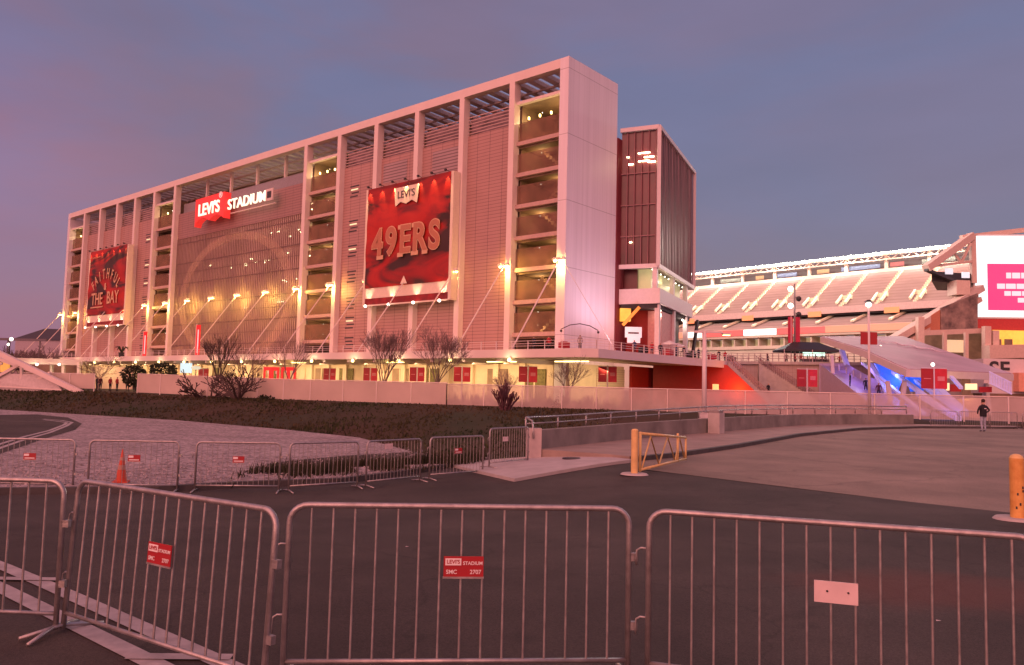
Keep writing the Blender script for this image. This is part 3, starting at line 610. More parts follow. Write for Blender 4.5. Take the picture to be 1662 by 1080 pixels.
# ------------------------------------------------------------------ banners
def banner(name, u0_, u1, z0, z1, label, txt, seed):
    W_, H_ = u1-u0_, z1-z0; e = empty(name, tw((u0_+u1)/2, -1.0, z0), RZ, label, 'banner')
    m = mat('red_fabric_print', (.30, .006, .008), .6); 
    m2 = bpy.data.materials.new('red_jersey_print'); m2.use_nodes = True; N = m2.node_tree.nodes; L = m2.node_tree.links; b = N['Principled BSDF']; b.inputs['Roughness'].default_value = .6
    tc = N.new('ShaderNodeTexCoord'); mp = N.new('ShaderNodeMapping'); mp.inputs['Rotation'].default_value = (0, .5+seed, 0); mp.inputs['Scale'].default_value = (.05, .05, .16); L.new(tc.outputs['Object'], mp.inputs[0])
    n = N.new('ShaderNodeTexNoise'); n.inputs['Scale'].default_value = 1.5; n.inputs['Detail'].default_value = 3; n.inputs['Distortion'].default_value = 1.6; L.new(mp.outputs[0], n.inputs[0])
    cr = N.new('ShaderNodeValToRGB'); L.new(n.outputs[0], cr.inputs[0]); el = cr.color_ramp.elements; el[0].position = .36; el[0].color = (.035, .006, .006, 1); el[1].position = .60; el[1].color = (.42, .010, .005, 1); k = el.new(.46); k.color = (.27, .004, .004, 1)
    L.new(cr.outputs[0], b.inputs['Base Color'])
    # gently rippled cloth
    mb = MB(); nx_, nz_ = 24, 20
    for j in range(nz_+1):
        for i in range(nx_+1):
            x = -W_/2+W_*i/nx_; z = 2.6+(H_-2.6)*j/nz_; mb.v.append((x, -.30-.10*math.sin(i*.9+j*.25)*math.sin(math.pi*j/nz_)-.05*math.sin(j*1.1), z))
    for j in range(nz_):
        for i in range(nx_): a = j*(nx_+1)+i; mb.f.append((a, a+1, a+nx_+2, a+nx_+1))
    mb.build('cloth', m2, e, smooth=True, recalc=False); MB().box(-W_/2, W_/2, -.12, -.05, 2.5, H_).build('backing', m, e)
    CB = mat('cream_banner_border', (.72, .62, .50), .6, noise_amt=.05)
    MB().box(-W_/2, W_/2, -.2, -.05, 1.05, 2.6).build('lower_band', CB, e); MB().box(-W_/2, W_/2, -.18, -.06, .1, 1.05).build('red_band', mat('dark_red_band', (.22, .01, .012), .6, noise_amt=.5, nscale=.6), e)
    f = MB(); f.box(-W_/2-.45, -W_/2, -.3, .5, 0, H_); f.box(W_/2, W_/2+.5, -.3, .9, 0, H_); f.box(-W_/2, W_/2, -.04, .1, 0, H_); f.bar((-W_/2, -.2, 0), (W_/2, -.2, 0), .2); f.build('frame', CB, e)
    for i in range(7):
        x = -W_/2+.6+(W_-1.2)*i/6
        q = MB().box(x-.14, x+.14, -1.0, -.7, H_+.05, H_+.3); q.bar((x, -.7, H_+.2), (x, .1, H_+.05), .06); q.build('spot_lamp', DARK, e)
        light('SPOT', (x, -.95, H_-.02), 620, (1, .66, .24), e, .06, rot=(math.radians(19), 0, 0), spot=52)
    for i in range(4):
        x = -W_/2+1+(W_-2)*i/3
        MB().ball((x, -.9, -.15), .22, 8, 5).build('foot_lamp', LAMPW, e, smooth=True); light('SPOT', (x, -1.12, .14), 420, (1, .82, .48), e, .06, rot=(math.radians(158), 0, 0), spot=62); light('POINT', (x, .1, -1.0), 26, (1, .72, .36), e, .15)
    return e
bn = banner('facade_banner', 18.6, 36.2, 13.6, 31.3, 'large square red fabric banner lettered 49ERS in tan, lit along its top', '', 0)
LIT = mat('tan_letter_fill', (.42, .16, .09), .6, noise_amt=.06, nscale=2); LED = mat('pale_letter_edge', (.60, .36, .22), .6, noise_amt=.04)
def slab_word(word, w, x, z, size, parent, y=-.36):
    """heavy western slab letters: pale outline, tan face and bracket serifs"""
    for i, ch in enumerate(word):
        cx_ = x + (i-(len(word)-1)/2)*w
        p = text(ch, size, LED, parent, 'letter', offset=size*.045, ext=.04, sx=.84); p.rotation_euler = (math.pi/2, 0, 0); p.location = (cx_, y-.14, z)
        q = text(ch, size, LIT, p, 'letter_face', offset=size*.020, ext=.03, sx=.86); q.location = (0, 0, .05)
        for (sx0, sx1, sz) in {'4': ((-.02, .30, -1),), 'E': ((-.34, -.08, 1), (-.34, -.08, -1)), 'R': ((-.36, -.10, 1), (-.36, -.04, -1), (.14, .38, -1)), '9': (), 'S': ()}[ch]:
            MB().box(sx0*size*.8, sx1*size*.8, sz*size*.36-size*.055, sz*size*.36+size*.055, -.03, .035).build('serif', LED, p)
slab_word('49ERS', 3.0, 0, 9.0, 5.6, bn)
TABM = mat('cream_label_tab', (.75, .68, .52), .6)
MB().extrude([(-2.6, -.54, 16.9), (2.7, -.54, 16.9), (2.3, -.54, 14.2), (1.2, -.54, 14.75), (0, -.54, 14.35), (-1.2, -.54, 14.75), (-2.3, -.54, 14.2)], (0, .06, 0)).build('logo_tab', TABM, bn)
t = text("LEVI'S", 1.5, DARK, bn, 'lettering', ext=.02); t.rotation_euler = (math.pi/2, 0, 0); t.location = (0, -.58, 15.75)
MB().extrude([(-.7, -.5, 2.75), (.7, -.5, 2.75), (0, -.5, 3.9)], (0, .05, 0)).build('small_emblem', TABM, bn)
b2 = banner('facade_banner', 118.0, 137.4, 13.6, 31.3, 'smaller far red fabric banner lettered FAITHFUL & THE BAY near the left end', '', .4)
word = 'FAITHFUL'
for i, ch in enumerate(word):
    a = math.radians(148-116*i/(len(word)-1)); q = text(ch, 3.3, LED, b2, 'letter', offset=.04, sx=.62); q.rotation_euler = (math.pi/2, -(a-math.pi/2)*.8, 0); q.location = (7.6*math.cos(a), -.52, 6.6+5.2*math.sin(a))
for s, x, z, sz in (('&', 0, 8.9, 2.2), ('THE', -4.1, 6.2, 3.9), ('BAY', 4.1, 6.2, 3.9)): t = text(s, sz, LED, b2, 'lettering', offset=.05, sx=.85); t.rotation_euler = (math.pi/2, 0, 0); t.location = (x, -.52, z)
MB().box(-7.3, -.9, -.54, -.44, 4.3, 4.55).build('underline', LED, b2); MB().box(.9, 7.3, -.54, -.44, 4.3, 4.55).build('underline', LED, b2)
MB().lathe([(0, .1), (2.4, .1), (2.4, -.1), (0, -.1)], seg=20).build('emblem_disc', TABM, b2); d_ = b2.children[-1]; d_.rotation_euler = (math.pi/2, 0, 0); d_.location = (0, -.52, 14.8); d_.scale = (1.1, .75, 1)
# ------------------------------------------------------------------ illuminated sign
sg = empty('illuminated_sign', tw(76.9, 0, 31.5), RZ, 'red glowing box sign with a wavy lower edge beside glowing white STADIUM letters', 'sign'); sg.scale = (.91, .91, .91)
REDG = mat('glowing_red_sign_face', (.6, .02, .03), emit=(1, .05, .04), estr=.55)
pts = [(-12.6, 6.0), (-.9, 6.15), (-.9, .7)] + [(-.9-11.7*t, .7+.95*abs(math.sin(math.pi*(t*2)))*(1) + .2*math.sin(t*3)) for t in [i/24 for i in range(1, 24)]] + [(-12.6, .1)]
MB().extrude([(x, -1.7, z) for x, z in pts], (0, 1.5, 0)).build('red_box', REDG, sg)
GLW = mat('glowing_white_letters', (.8, .8, .8), emit=(1, .97, .66), estr=1.15)
t = text("LEVI'S", 3.5, GLW, sg, 'lettering', offset=.05, ext=.08, sx=1.0); t.rotation_euler = (math.pi/2, 0, 0); t.location = (-6.8, -1.8, 3.3)
t = text('STADIUM', 3.0, GLW, sg, 'lettering', offset=.012, ext=.12, sx=1.08, space=1.04); t.rotation_euler = (math.pi/2, 0, 0); t.location = (6.2, -.9, 3.35)
t = text('®', 1.7, mat('glowing_pink_mark', (.8, .5, .5), emit=(1, .5, .45), estr=1), sg, 'lettering'); t.rotation_euler = (math.pi/2, 0, 0); t.location = (-2.2, -1.8, 5.55)
MB().box(13.2, 15.6, -1.0, -.8, 2.3, 4.6).build('sign_box', WHITE, sg); MB().box(13.7, 15.1, -1.05, -1.0, 2.8, 4.1).build('box_opening', DARK, sg)
MB().box(-.5, 15.6, -.4, -.1, 1.7, 1.9).build('support_rail', WHITE, sg)
light('AREA', (6, -1.2, 1.6), 20, (1, .95, .7), sg, 11, rot=(0, 0, 0), size_y=.4)
# red vertical banners on the terrace, before the glass
for i, (u, h) in enumerate(((91, 4.8), (71.3, 5.4))):
    e = empty('vertical_banner', tw(u, -8.6, 5.95), RZ, ['narrow lit red upright banner on the terrace at the left of the glass wall', 'narrow lit red upright banner on the terrace before the glass wall, right one'][i], 'banner', 'upright red banners on the terrace')
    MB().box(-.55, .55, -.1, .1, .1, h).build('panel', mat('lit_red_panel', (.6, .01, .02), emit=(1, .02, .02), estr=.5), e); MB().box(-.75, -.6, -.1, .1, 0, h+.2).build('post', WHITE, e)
    MB().box(.0, .35, -.14, -.1, .6, h*.85).build('white_mark', mat('banner_marks', (.7, .6, .6), emit=(1, .8, .8), estr=.4), e)
# ================================================================== glazed corner block
K = at(1068, 400, 100.8); Lc = at(1005, 400, 102.9); Rr = at(1126, 400, 122.0)
K, Lc, Rr = [Vector((p.x, p.y, 0)) for p in (K, Lc, Rr)]; R2 = Lc + (Rr-K)
fx = (K-Lc).normalized(); sx_ = (Rr-K).normalized()
gb = empty('glass_block', K, 0, 'dark wine-red glazed block with pink frame beside the white end slab, balconies below', 'building')
def P2(*p): return [(q.x-K.x, q.y-K.y) for q in p]
WINE = mat('dark_wine_glass', (.085, .010, .020), .3, noise_amt=.5, nscale=.2, spec=.6)
ZB, ZT = 18.3, 36.9
MB().prism(P2(Lc+sx_*.3+fx*.1, K+sx_*.3-fx*.3, Rr-fx*.3-sx_*.2, R2-sx_*.2), ZB+.2, ZT-.2).build('glass_skin', WINE, gb)
PINKF = mat('pink_white_frame', (.62, .55, .56), .5, noise_amt=.05)
fr = MB()
for a, b in ((Lc, K), (K, Rr), (Rr, R2)):
    for z in (ZB, ZT): fr.bar((a.x-K.x, a.y-K.y, z), (b.x-K.x, b.y-K.y, z), .45, .55)
for p in (K, Rr): fr.bar((p.x-K.x, p.y-K.y, ZB), (p.x-K.x, p.y-K.y, ZT), .5, up=Vector((0, 1, 0)))
fr.build('frame', PINKF, gb)
MB().prism(P2(Lc, K, Rr, R2), ZT-.05, ZT+.25).build('roof', PINKF, gb)
MULR = mat('dull_pink_mullion', (.26, .12, .13), .5)
for i in range(1, 6): p = Lc.lerp(K, i/5.4)-Vector((0, .02, 0)); MB().bar((p.x-K.x, p.y-K.y, ZB+.3), (p.x-K.x, p.y-K.y, ZT-.3), .09, .14).build('mullion', MULR, gb)
GREYM = mat('grey_fin', (.20, .14, .16), .4, .3)
for i in range(1, 24): p = K.lerp(Rr, i/24); MB().bar((p.x-K.x, p.y-K.y, ZB+.3), (p.x-K.x, p.y-K.y, ZT-.3), .09 if i % 4 else .16, .18).build('mullion', GREYM, gb)
for z in (22.4, 26.6, 30.9):
    a, b = Lc, K; MB().bar((a.x-K.x, a.y-K.y+.2, z), (b.x-K.x, b.y-K.y+.2, z), .3, .12).build('floor_line', MULR, gb)
    if 0: MB().bar((0, .22, z), (Rr.x-K.x, Rr.y-K.y, z), .3, .12).build('floor_line', WINE, gb)
for x, z, l in ((.62, 33.6, .3), (.75, 33.0, .25), (.62, 32.5, .28), (.82, 32.3, .2), (.28, 32.2, .12), (.2, 33.2, .06), (.3, 21.6, .06)):
    a = Lc.lerp(K, x-l/2)-K; b = Lc.lerp(K, x+l/2)-K; n = Vector((fx.y, -fx.x, 0))*(-.12); MB().bar((a.x+n.x*0, a.y-.02+.13, z), (b.x, b.y-.02+.13, z), .12, .12).build('ceiling_lamp', CEIL, gb)
# dark red side return between slab and block
rt_ = [tw(1.0, 11.25, 0), tw(-.2, 11.25, 0), Lc+Vector((.3, .3, 0)), R2+sx_*0, tw(1, 16, 0)]
MB().prism([(p.x-K.x, p.y-K.y) for p in rt_], 6, ZT-1.2).build('link_wall', mat('dark_red_link_wall', (.16, .02, .03), .6), gb)
# restaurant level, balcony band, columns
ins = lambda d: P2(Lc+fx*.6+sx_*d, K-fx*d*.6+sx_*d, Rr-fx*d*.6-sx_*d, R2-sx_*d)
MB().prism(ins(2.6), 15.2, ZB).build('lit_glass_level', mat('lit_restaurant_glass', (.45, .42, .25), .4, emit=(1, .86, .42), estr=.28, noise_amt=.3, nscale=.3), gb)
dk = MB(); pts_ = [Lc.lerp(K, .02), Lc.lerp(K, .38)]; dk.prism(P2(pts_[0]+sx_*1.9, pts_[1]+sx_*1.9, pts_[1]+sx_*2.5, pts_[0]+sx_*2.5), 15.3, 18.2); dk.build('dark_pane', WINE, gb)
for f in (0, .42, .8): p = K.lerp(Rr, f)+fx*-.4; MB().prism(P2(p-fx*.3, p+fx*.3, p+fx*.3+sx_*.7, p-fx*.3+sx_*.7), 15.2, 18.1).build('column', PINKF, gb)
bal = P2(Lc-fx*.2, K+fx*.4-sx_*.4, Rr+fx*.4-sx_*2.5, R2)
MB().prism(bal, 13.3, 15.3).build('balcony_band', PINKF, gb)
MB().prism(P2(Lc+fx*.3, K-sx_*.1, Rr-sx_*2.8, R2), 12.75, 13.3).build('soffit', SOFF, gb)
for f in (.0, .38, .74): p = K.lerp(Rr, f); MB().prism(P2(p-fx*.35, p+fx*.25, p+fx*.25+sx_*.8, p-fx*.35+sx_*.8), 5.9, 13.2).build('column', PINKF, gb)
p = K.lerp(Rr, .93); MB().bar((p.x-K.x, p.y-K.y, 5.9), (p.x-K.x+1.4, p.y-K.y+1.5, 13.2), .35, .5).build('raking_column', DARK, gb)
MB().prism(P2(Lc+fx*.2+sx_*3, K-fx*1.2+sx_*3, K-fx*1.2+sx_*9, R2-sx_*1), 5.9, 12.8).build('red_wall', mat('deep_red_wall', (.30, .012, .012), .6), gb)
MB().prism(P2(K-fx*1.9+sx_*2.6, K-fx*.1+sx_*2.6, K-fx*.1+sx_*9, K-fx*1.9+sx_*9), 5.9, 12.6).build('pink_wall', mat('salmon_wall', (.55, .26, .24), .6), gb)
MB().prism(P2(K-fx*1.2+sx_*11, K-fx*1.1+sx_*18, K-fx*3+sx_*18, K-fx*3+sx_*11), 5.9, 12.6).build('dark_opening', DARK, gb)
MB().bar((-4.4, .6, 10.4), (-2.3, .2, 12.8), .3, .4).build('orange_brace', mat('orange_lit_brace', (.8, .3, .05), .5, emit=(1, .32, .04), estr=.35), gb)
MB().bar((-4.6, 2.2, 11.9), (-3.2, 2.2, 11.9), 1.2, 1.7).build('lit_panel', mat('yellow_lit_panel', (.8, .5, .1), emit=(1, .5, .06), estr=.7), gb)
for i in range(9):
    p = K.lerp(Rr, .05+.1*i) - fx*1.0; MB().ball((p.x-K.x, p.y-K.y, 18.0), .1, 6, 4).build('downlight', LAMPW, gb)
    if i % 3 == 0: light('POINT', (p.x-K.x, p.y-K.y, 17.3), 50, (1, .85, .5), gb, .2)
for f in (.1, .4, .7): p = K.lerp(Rr, f)+fx*-.2; MB().ball((p.x-K.x, p.y-K.y, 12.6), .16, 6, 4).build('downlight', LAMPW, gb); light('POINT', (p.x-K.x, p.y-K.y, 12.0), 110, (1, .75, .6), gb, .2)
light('POINT', (-4.2, -.9, 9.5), 120, (1, .35, .25), gb, .3)
# warm glow at the foot of the block's long side (stadium floodlights spilling round)
# terrace furniture ---------------------------------------------------
def person_mesh(pose='stand'):
    """skinned figure about 1.75 m tall, origin at the feet, facing -y"""
    P = dict(pel=(0, 0, .95), wa=(0, 0, 1.12), ch=(0, .01, 1.32), nk=(0, .0, 1.50), hb=(0, -.01, 1.60), hd=(0, -.02, 1.70),
             ls=(-.19, .01, 1.43), le=(-.26, .03, 1.15), lw=(-.25, -.07, .92), lh=(-.25, -.11, .83), rs=(.19, .01, 1.43), re=(.26, .03, 1.15), rw=(.25, -.07, .92), rh=(.25, -.11, .83),
             lp=(-.10, 0, .90), lk=(-.11, -.03, .50), la=(-.11, .02, .09), lt=(-.12, -.14, .03), rp=(.10, 0, .90), rk=(.11, -.03, .50), ra=(.11, .02, .09), rt=(.12, -.14, .03))
    if pose == 'walk':
        P.update(lk=(-.10, -.16, .52), la=(-.10, -.25, .11), lt=(-.11, -.41, .06), rk=(.10, .02, .50), ra=(.10, .30, .16), rt=(.11, .20, .03), le=(-.25, .14, 1.18), lw=(-.25, .20, .95), lh=(-.25, .21, .87), re=(.25, -.12, 1.17), rw=(.23, -.27, 1.0), rh=(.22, -.33, .94))
    if pose == 'arms': P.update(le=(-.40, .04, 1.18), lw=(-.24, -.14, 1.02), lh=(-.17, -.19, 1.02), re=(.40, .04, 1.18), rw=(.24, -.14, 1.0), rh=(.17, -.19, 1.0))
    names = list(P); idx = {k: i for i, k in enumerate(names)}
    E = [('pel', 'wa'), ('wa', 'ch'), ('ch', 'nk'), ('nk', 'hb'), ('hb', 'hd'), ('ch', 'ls'), ('ls', 'le'), ('le', 'lw'), ('lw', 'lh'), ('ch', 'rs'), ('rs', 're'), ('re', 'rw'), ('rw', 'rh'), ('pel', 'lp'), ('lp', 'lk'), ('lk', 'la'), ('la', 'lt'), ('pel', 'rp'), ('rp', 'rk'), ('rk', 'ra'), ('ra', 'rt')]
    R = dict(pel=.145, wa=.135, ch=.165, nk=.058, hb=.085, hd=.10, ls=.07, le=.047, lw=.034, lh=.036, rs=.07, re=.047, rw=.034, rh=.036, lp=.095, lk=.062, la=.042, lt=.038, rp=.095, rk=.062, ra=.042, rt=.038)
    me = bpy.data.meshes.new('person_body'); me.from_pydata([P[k] for k in names], [(idx[a], idx[b]) for a, b in E], [])
    o = bpy.data.objects.new('tmp', me); COL.objects.link(o); o.modifiers.new('s', 'SKIN'); s = o.modifiers.new('u', 'SUBSURF'); s.levels = 2; s.render_levels = 2
    for i, k in enumerate(names): r = R[k]; me.skin_vertices[0].data[i].radius = (r, r*(.72 if k in ('pel', 'wa', 'ch') else 1)); me.skin_vertices[0].data[i].use_root = (k == 'pel')
    bpy.context.view_layer.update(); ev = o.evaluated_get(bpy.context.evaluated_depsgraph_get()); m2 = bpy.data.meshes.new_from_object(ev); bpy.data.objects.remove(o); m2.name = 'body'; return m2
PM = {p: person_mesh(p) for p in ('stand', 'walk', 'arms')}
SKIN = mat('skin', (.42, .24, .17), .6)
def cloth(c): return mat('cloth_%d_%d_%d' % tuple(int(v*100) for v in c), c, .9, noise_amt=.2, nscale=8)
def person(loc, rz, top, leg, label, pose='stand', hair=(.02, .012, .01), s=1.0, group=None, detail=False):
    e = empty('person', loc, rz, label, 'person', group); e.scale = (s, s, s)
    me = PM[pose].copy(); me.materials.clear(); me.materials.append(cloth(top)); me.materials.append(cloth(leg)); me.materials.append(SKIN); me.materials.append(cloth(hair)); me.materials.append(BLACK)
    for f in me.polygons:
        c = f.center; f.use_smooth = True
        f.material_index = 4 if c.z < .075 else 1 if c.z < .93 and abs(c.x) < .2 else (3 if c.z > 1.62 and c.y > -.04 or c.z > 1.74 else 2) if c.z > 1.50 else 2 if (abs(c.x) > .2 and c.z < .95 or pose == 'walk' and c.z < 1.0 and abs(c.x) > .19) else 0
    b = bpy.data.objects.new('body', me); COL.objects.link(b); b.parent = e
    if detail:
        h = MB(); h.ball((0, .015, 1.725), .105, 12, 8, 1.02); h.build('hair', cloth(hair), e, smooth=True)
        j = MB(); j.lathe([(.19, .84), (.20, .90), (.195, 1.1), (.21, 1.3), (.19, 1.42), (.10, 1.50), (.065, 1.53)], seg=16)
        jo = j.build('jacket', cloth(top), e, smooth=True, recalc=True); jo.scale = (1.0, .72, 1)
        MB().tube([(0, .06, 1.5), (0, .10, 1.42), (0, .02, 1.52)], .045, 8).build('hood', cloth(top), e, smooth=True)
        MB().box(-.07, .07, .148, .153, 1.27, 1.31).build('chest_print', LETW, e)
    return e
px_ = at(1596, 680, 46.6)
person((px_.x, px_.y, deck(px_.x, px_.y)+.01), math.pi+.25, (.012, .012, .018), (.30, .33, .42), 'person in a black jacket and pale blue jeans walking away over the bridge, arms bent', 'arms', hair=(.03, .015, .012), detail=True, s=1.07)
# ------------------------------------------------------------------ elevated concourse, stairs, red wall
PZ = 6.3
plat = empty('raised_concourse', (22, 112, 0), 0, 'raised stadium concourse with a pale mesh-clad front wall below the seating bowl', 'building')
a, b, c, d = at(1068, 600, 112), at(1460, 600, 100), at(1560, 600, 150), at(1068, 600, 160)
def rel(P, o): return [(p.x-o.location.x, p.y-o.location.y) for p in P]
MESHW = mat('pale_mesh_wall', (.42, .33, .31), .7, noise_amt=.14, nscale=.5); stripes(MESHW, 'X', .5, .12, .8, second=('Z', 1.2, .06, .85))
MB().prism(rel([a, b, c, d], plat), .1, PZ-.4).build('front_wall', MESHW, plat)
MB().prism(rel([a+Vector((-.3, -.5, 0)), b+Vector((.3, -.5, 0)), c, d], plat), PZ-.4, PZ).build('deck_slab', CONCL, plat)
rr = MB(); n = 40
for i in range(n+1): p = a.lerp(b, i/n); rr.bar((p.x-22, p.y-112-.3, PZ), (p.x-22, p.y-112-.3, PZ+1.1), .07, up=Vector((0, 1, 0)))
for h in (.4, .75, 1.1): rr.bar((a.x-22, a.y-112.3, PZ+h), (b.x-22, b.y-112.3, PZ+h), .06)
rr.build('railing', mat('plum_railing', (.25, .16, .18), .5), plat)
# red wall with stair descending along it
rw = empty('red_stair_wall', at(1068, 640, 103), 0, 'red wall with a sloping top under the stair, glowing orange at its right part', 'wall'); rw.location.z = 0
A, Bp, Cp = at(1060, 600, 106), at(1180, 600, 103), at(1246, 600, 101.5)
RW = mat('red_stair_wall_paint', (.34, .012, .008), .55, noise_amt=.1)
def relp(p, o, z): return (p.x-o.location.x, p.y-o.location.y, z)
MB().extrude([relp(A, rw, .1), relp(Cp, rw, .1), relp(Cp, rw, .7), relp(Bp, rw, 5.6), relp(A, rw, 5.6)], (.1, .5, 0)).build('wall', RW, rw)
light('POINT', (Bp.x-rw.location.x+.8, Bp.y-rw.location.y-2.6, 2.2), 700, (1, .24, .03), rw, .4)
MB().box(Bp.x-rw.location.x-2.0, Bp.x-rw.location.x-1.2, Bp.y-rw.location.y-.45, Bp.y-rw.location.y-.3, 2.2, 3.0).build('lit_notice', mat('lit_yellow_notice', (.8, .6, .3), emit=(1, .7, .3), estr=.5), rw)
def staircase(name, top, bot, w, zt, zb, label, m, rm, nst=20, cat='staircase'):
    """flight from top to bot (plan vectors), w = sideways plan vector"""
    o = empty(name, (bot.x, bot.y, zb), 0, label, cat); mb = MB(); rl = MB(); wv = Vector(w); T0 = Vector((top.x-bot.x, top.y-bot.y, 0))
    for i in range(nst):
        p = T0*(1-i/nst); q = T0*(1-(i+1)/nst); z = (zt-zb)*(1-i/nst)
        mb.prism([(p.x, p.y), (q.x, q.y), (q.x+wv.x, q.y+wv.y), (p.x+wv.x, p.y+wv.y)], 0, z)
    mb.build('steps', m, o)
    for s in (0, 1):
        off = wv*s
        for h in (1.05, .55): rl.bar((T0.x+off.x, T0.y+off.y, zt-zb+h), (off.x, off.y, h), .07)
        for i in range(int(nst*1.3)+1):
            t = i/int(nst*1.3); p = T0*(1-t)+off; rl.bar((p.x, p.y, (zt-zb)*(1-t)), (p.x, p.y, (zt-zb)*(1-t)+1.05), .06, up=Vector((0, 1, 0)))
    rl.build('railing', rm, o); return o
PLUM = mat('plum_railing', (.25, .16, .18), .5)
staircase('staircase', at(1182, 600, 103.7), at(1262, 640, 102), (.1, 1.7, 0), PZ-.3, .15, 'steep concrete stair with plum railings descending right behind the red wall', CONCL, PLUM, 22)
staircase('staircase', at(1232, 600, 106), at(1345, 640, 101.4), (.1, 1.6, 0), PZ-.3, .15, 'longer concrete stair with plum railings, right of the one behind the red wall', CONCL, PLUM, 26)
# people on the deck / stairs
p = at(1246, 580, 116); person((p.x, p.y, PZ), 1.4, (.02, .02, .025), (.02, .02, .03), 'dark-clothed person walking alone on the raised concourse left of the black tent', 'walk')
p = at(1247, 625, 103.4); person((p.x, p.y, 1.55), .4, (.02, .02, .03), (.015, .015, .02), 'dark-clothed person coming down the concourse stair beside the red wall', 'stand')
# black tent
tn = empty('event_tent', (at(1308, 585, 118).x, 118, PZ), 0, 'black pitched event tent with a lit bar front on the raised concourse', 'tent')
mb = MB(); W2, D2, hz = 4.2, 2.6, 2.3; n0 = len(mb.v)
mb.v += [(-W2, -D2, hz), (W2, -D2, hz), (W2, D2, hz), (-W2, D2, hz), (-W2*.45, 0, hz+1.3), (W2*.45, 0, hz+1.3), (-W2, -D2, hz-.3), (W2, -D2, hz-.3), (W2, D2, hz-.3), (-W2, D2, hz-.3)]
mb.f += [(0, 1, 5, 4), (1, 2, 5), (2, 3, 4, 5), (3, 0, 4), (0, 6, 7, 1), (1, 7, 8, 2), (2, 8, 9, 3), (3, 9, 6, 0)]
mb.build('roof', DARK, tn)
for x in (-W2, 0, W2):
    for y in (-D2, D2): MB().tube([(x, y, 0), (x, y, hz)], .05, 5).build('leg', WHITE, tn)
MB().box(-.4, 3.4, -.5, .4, 0, 1.0).build('counter', mat('bar_counter', (.10, .09, .10)), tn)
MB().box(0.2, 3.6, 1.7, 1.8, 1.5, 2.15).build('menu_board', mat('lit_menu_board', (.7, .9, .8), emit=(.65, 1, .8), estr=1.3), tn); light('POINT', (2, 0, 1.9), 60, (.7, 1, .85), tn, .3)
for i, x in enumerate((-3.2, -2.4, -1.4, .2, .9, 1.7, 2.6, 3.7, 4.8)):
    c_ = rnd.choice(((.02, .02, .03), (.3, .02, .03), (.25, .2, .2), (.05, .06, .12)))
    person((tn.location.x+x, 116.6+rnd.uniform(-1, 1.4), PZ), rnd.uniform(0, 6), c_, (.02, .02, .03), 'distant person in the small crowd standing around the black tent', rnd.choice(('stand', 'arms')), group='crowd around the black tent', s=rnd.uniform(.92, 1.02))
# ------------------------------------------------------------------ seating bowl
sd = ray(-300, 603); sd = Vector((sd.x, sd.y, 0)).normalized(); pd = Vector((-sd.y, sd.x, 0)); 
if pd.y < 0: pd = -pd
O = at(1126, 545, 255); O.z = 0
bw = empty('seating_bowl', O, math.atan2(-sd.y, -sd.x), 'far seating bowl with steep upper deck, lit ribbon board and bright roof line', 'grandstand')
# local x = -sd direction (to the right in the picture), y = away
S0, S1 = -60, 190
def bb(name, m, x0, x1, y0, y1, z0, z1): return MB().box(x0, x1, y0, y1, z0, z1).build(name, m, bw)
SEAT = mat('brownish_pink_seats', (.38, .295, .275), .75, noise_amt=.10, nscale=.6, aniso=(.3, 1, 1))
stripes(SEAT, 'Z', 1.025, .3, .88)
CREAMS = mat('cream_concrete_bowl', (.55, .46, .38), .8, noise_amt=.12, nscale=.2)
def tier(name, x0, x1, y0, z0, y1, z1, rows):
    mb = MB()
    for i in range(rows):
        ya, yb = y0+(y1-y0)*i/rows, y0+(y1-y0)*(i+1)/rows; z = z0+(z1-z0)*(i+1)/rows; zp = z0+(z1-z0)*i/rows
        mb.quad((x0, ya, zp), (x1, ya, zp), (x1, ya, z), (x0, ya, z)); mb.quad((x0, ya, z), (x1, ya, z), (x1, yb, z), (x0, yb, z))
    return mb.build(name, SEAT, bw, recalc=False)
tier('upper_deck', S0, S1, 4.5, 27.0, 23, 39.3, 24)
tier('middle_deck', S0, S1, -2, 21.6, 9, 25.2, 9)
bb('upper_fascia', mat('pinkish_fascia', (.56, .42, .39), .6), S0, S1, 3.2, 4.5, 25.6, 27.5)
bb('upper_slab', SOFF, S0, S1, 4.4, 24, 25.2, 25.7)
for i in range(11): x = S0+10+i*22; bb('fascia_sign', mat('orange_fascia_sign', (.7, .25, .1), emit=(1, .35, .15), estr=.5), x, x+4, 3.0, 3.2, 24.8, 26.4)
RB = [mat('ribbon_red', (.5, .05, .05), emit=(1, .16, .14), estr=.75), mat('ribbon_white', (.8, .8, .8), emit=(1, .93, .85), estr=1.2), mat('ribbon_orange', (.7, .2, .1), emit=(1, .42, .30), estr=.5)]
for i, (x0, x1, k) in enumerate(((S0, -2, 2), (-2, 5, 1), (5, 20, 0), (20, 31, 1), (31, 46, 0), (46, 57, 2), (57, 72, 2), (72, 86, 0), (86, 99, 1), (99, 130, 2), (130, 190, 0))): bb('ribbon_board', RB[k], x0, x1, -2.6, -2.2, 19.6, 21.4)
bb('suite_fascia', CREAMS, S0, S1, -2.2, 2, 18.9, 21.6)
bb('suite_back', mat('warm_suite_interior', (.5, .38, .2), emit=(1, .70, .38), estr=.30, noise_amt=.5, nscale=.15, aniso=(1, 1, 3)), S0, S1, 4, 4.5, 16.2, 18.9)
for i in range(60): x = S0+i*4.2; bb('suite_divider', CREAMS, x, x+.4, -1, 4, 16.2, 18.9)
bb('suite_slab', CREAMS, S0, S1, -3.2, 6, 15.3, 16.3)
bb('lower_wall', CREAMS, S0, S1, -2.5, -2, 2, 15.3)
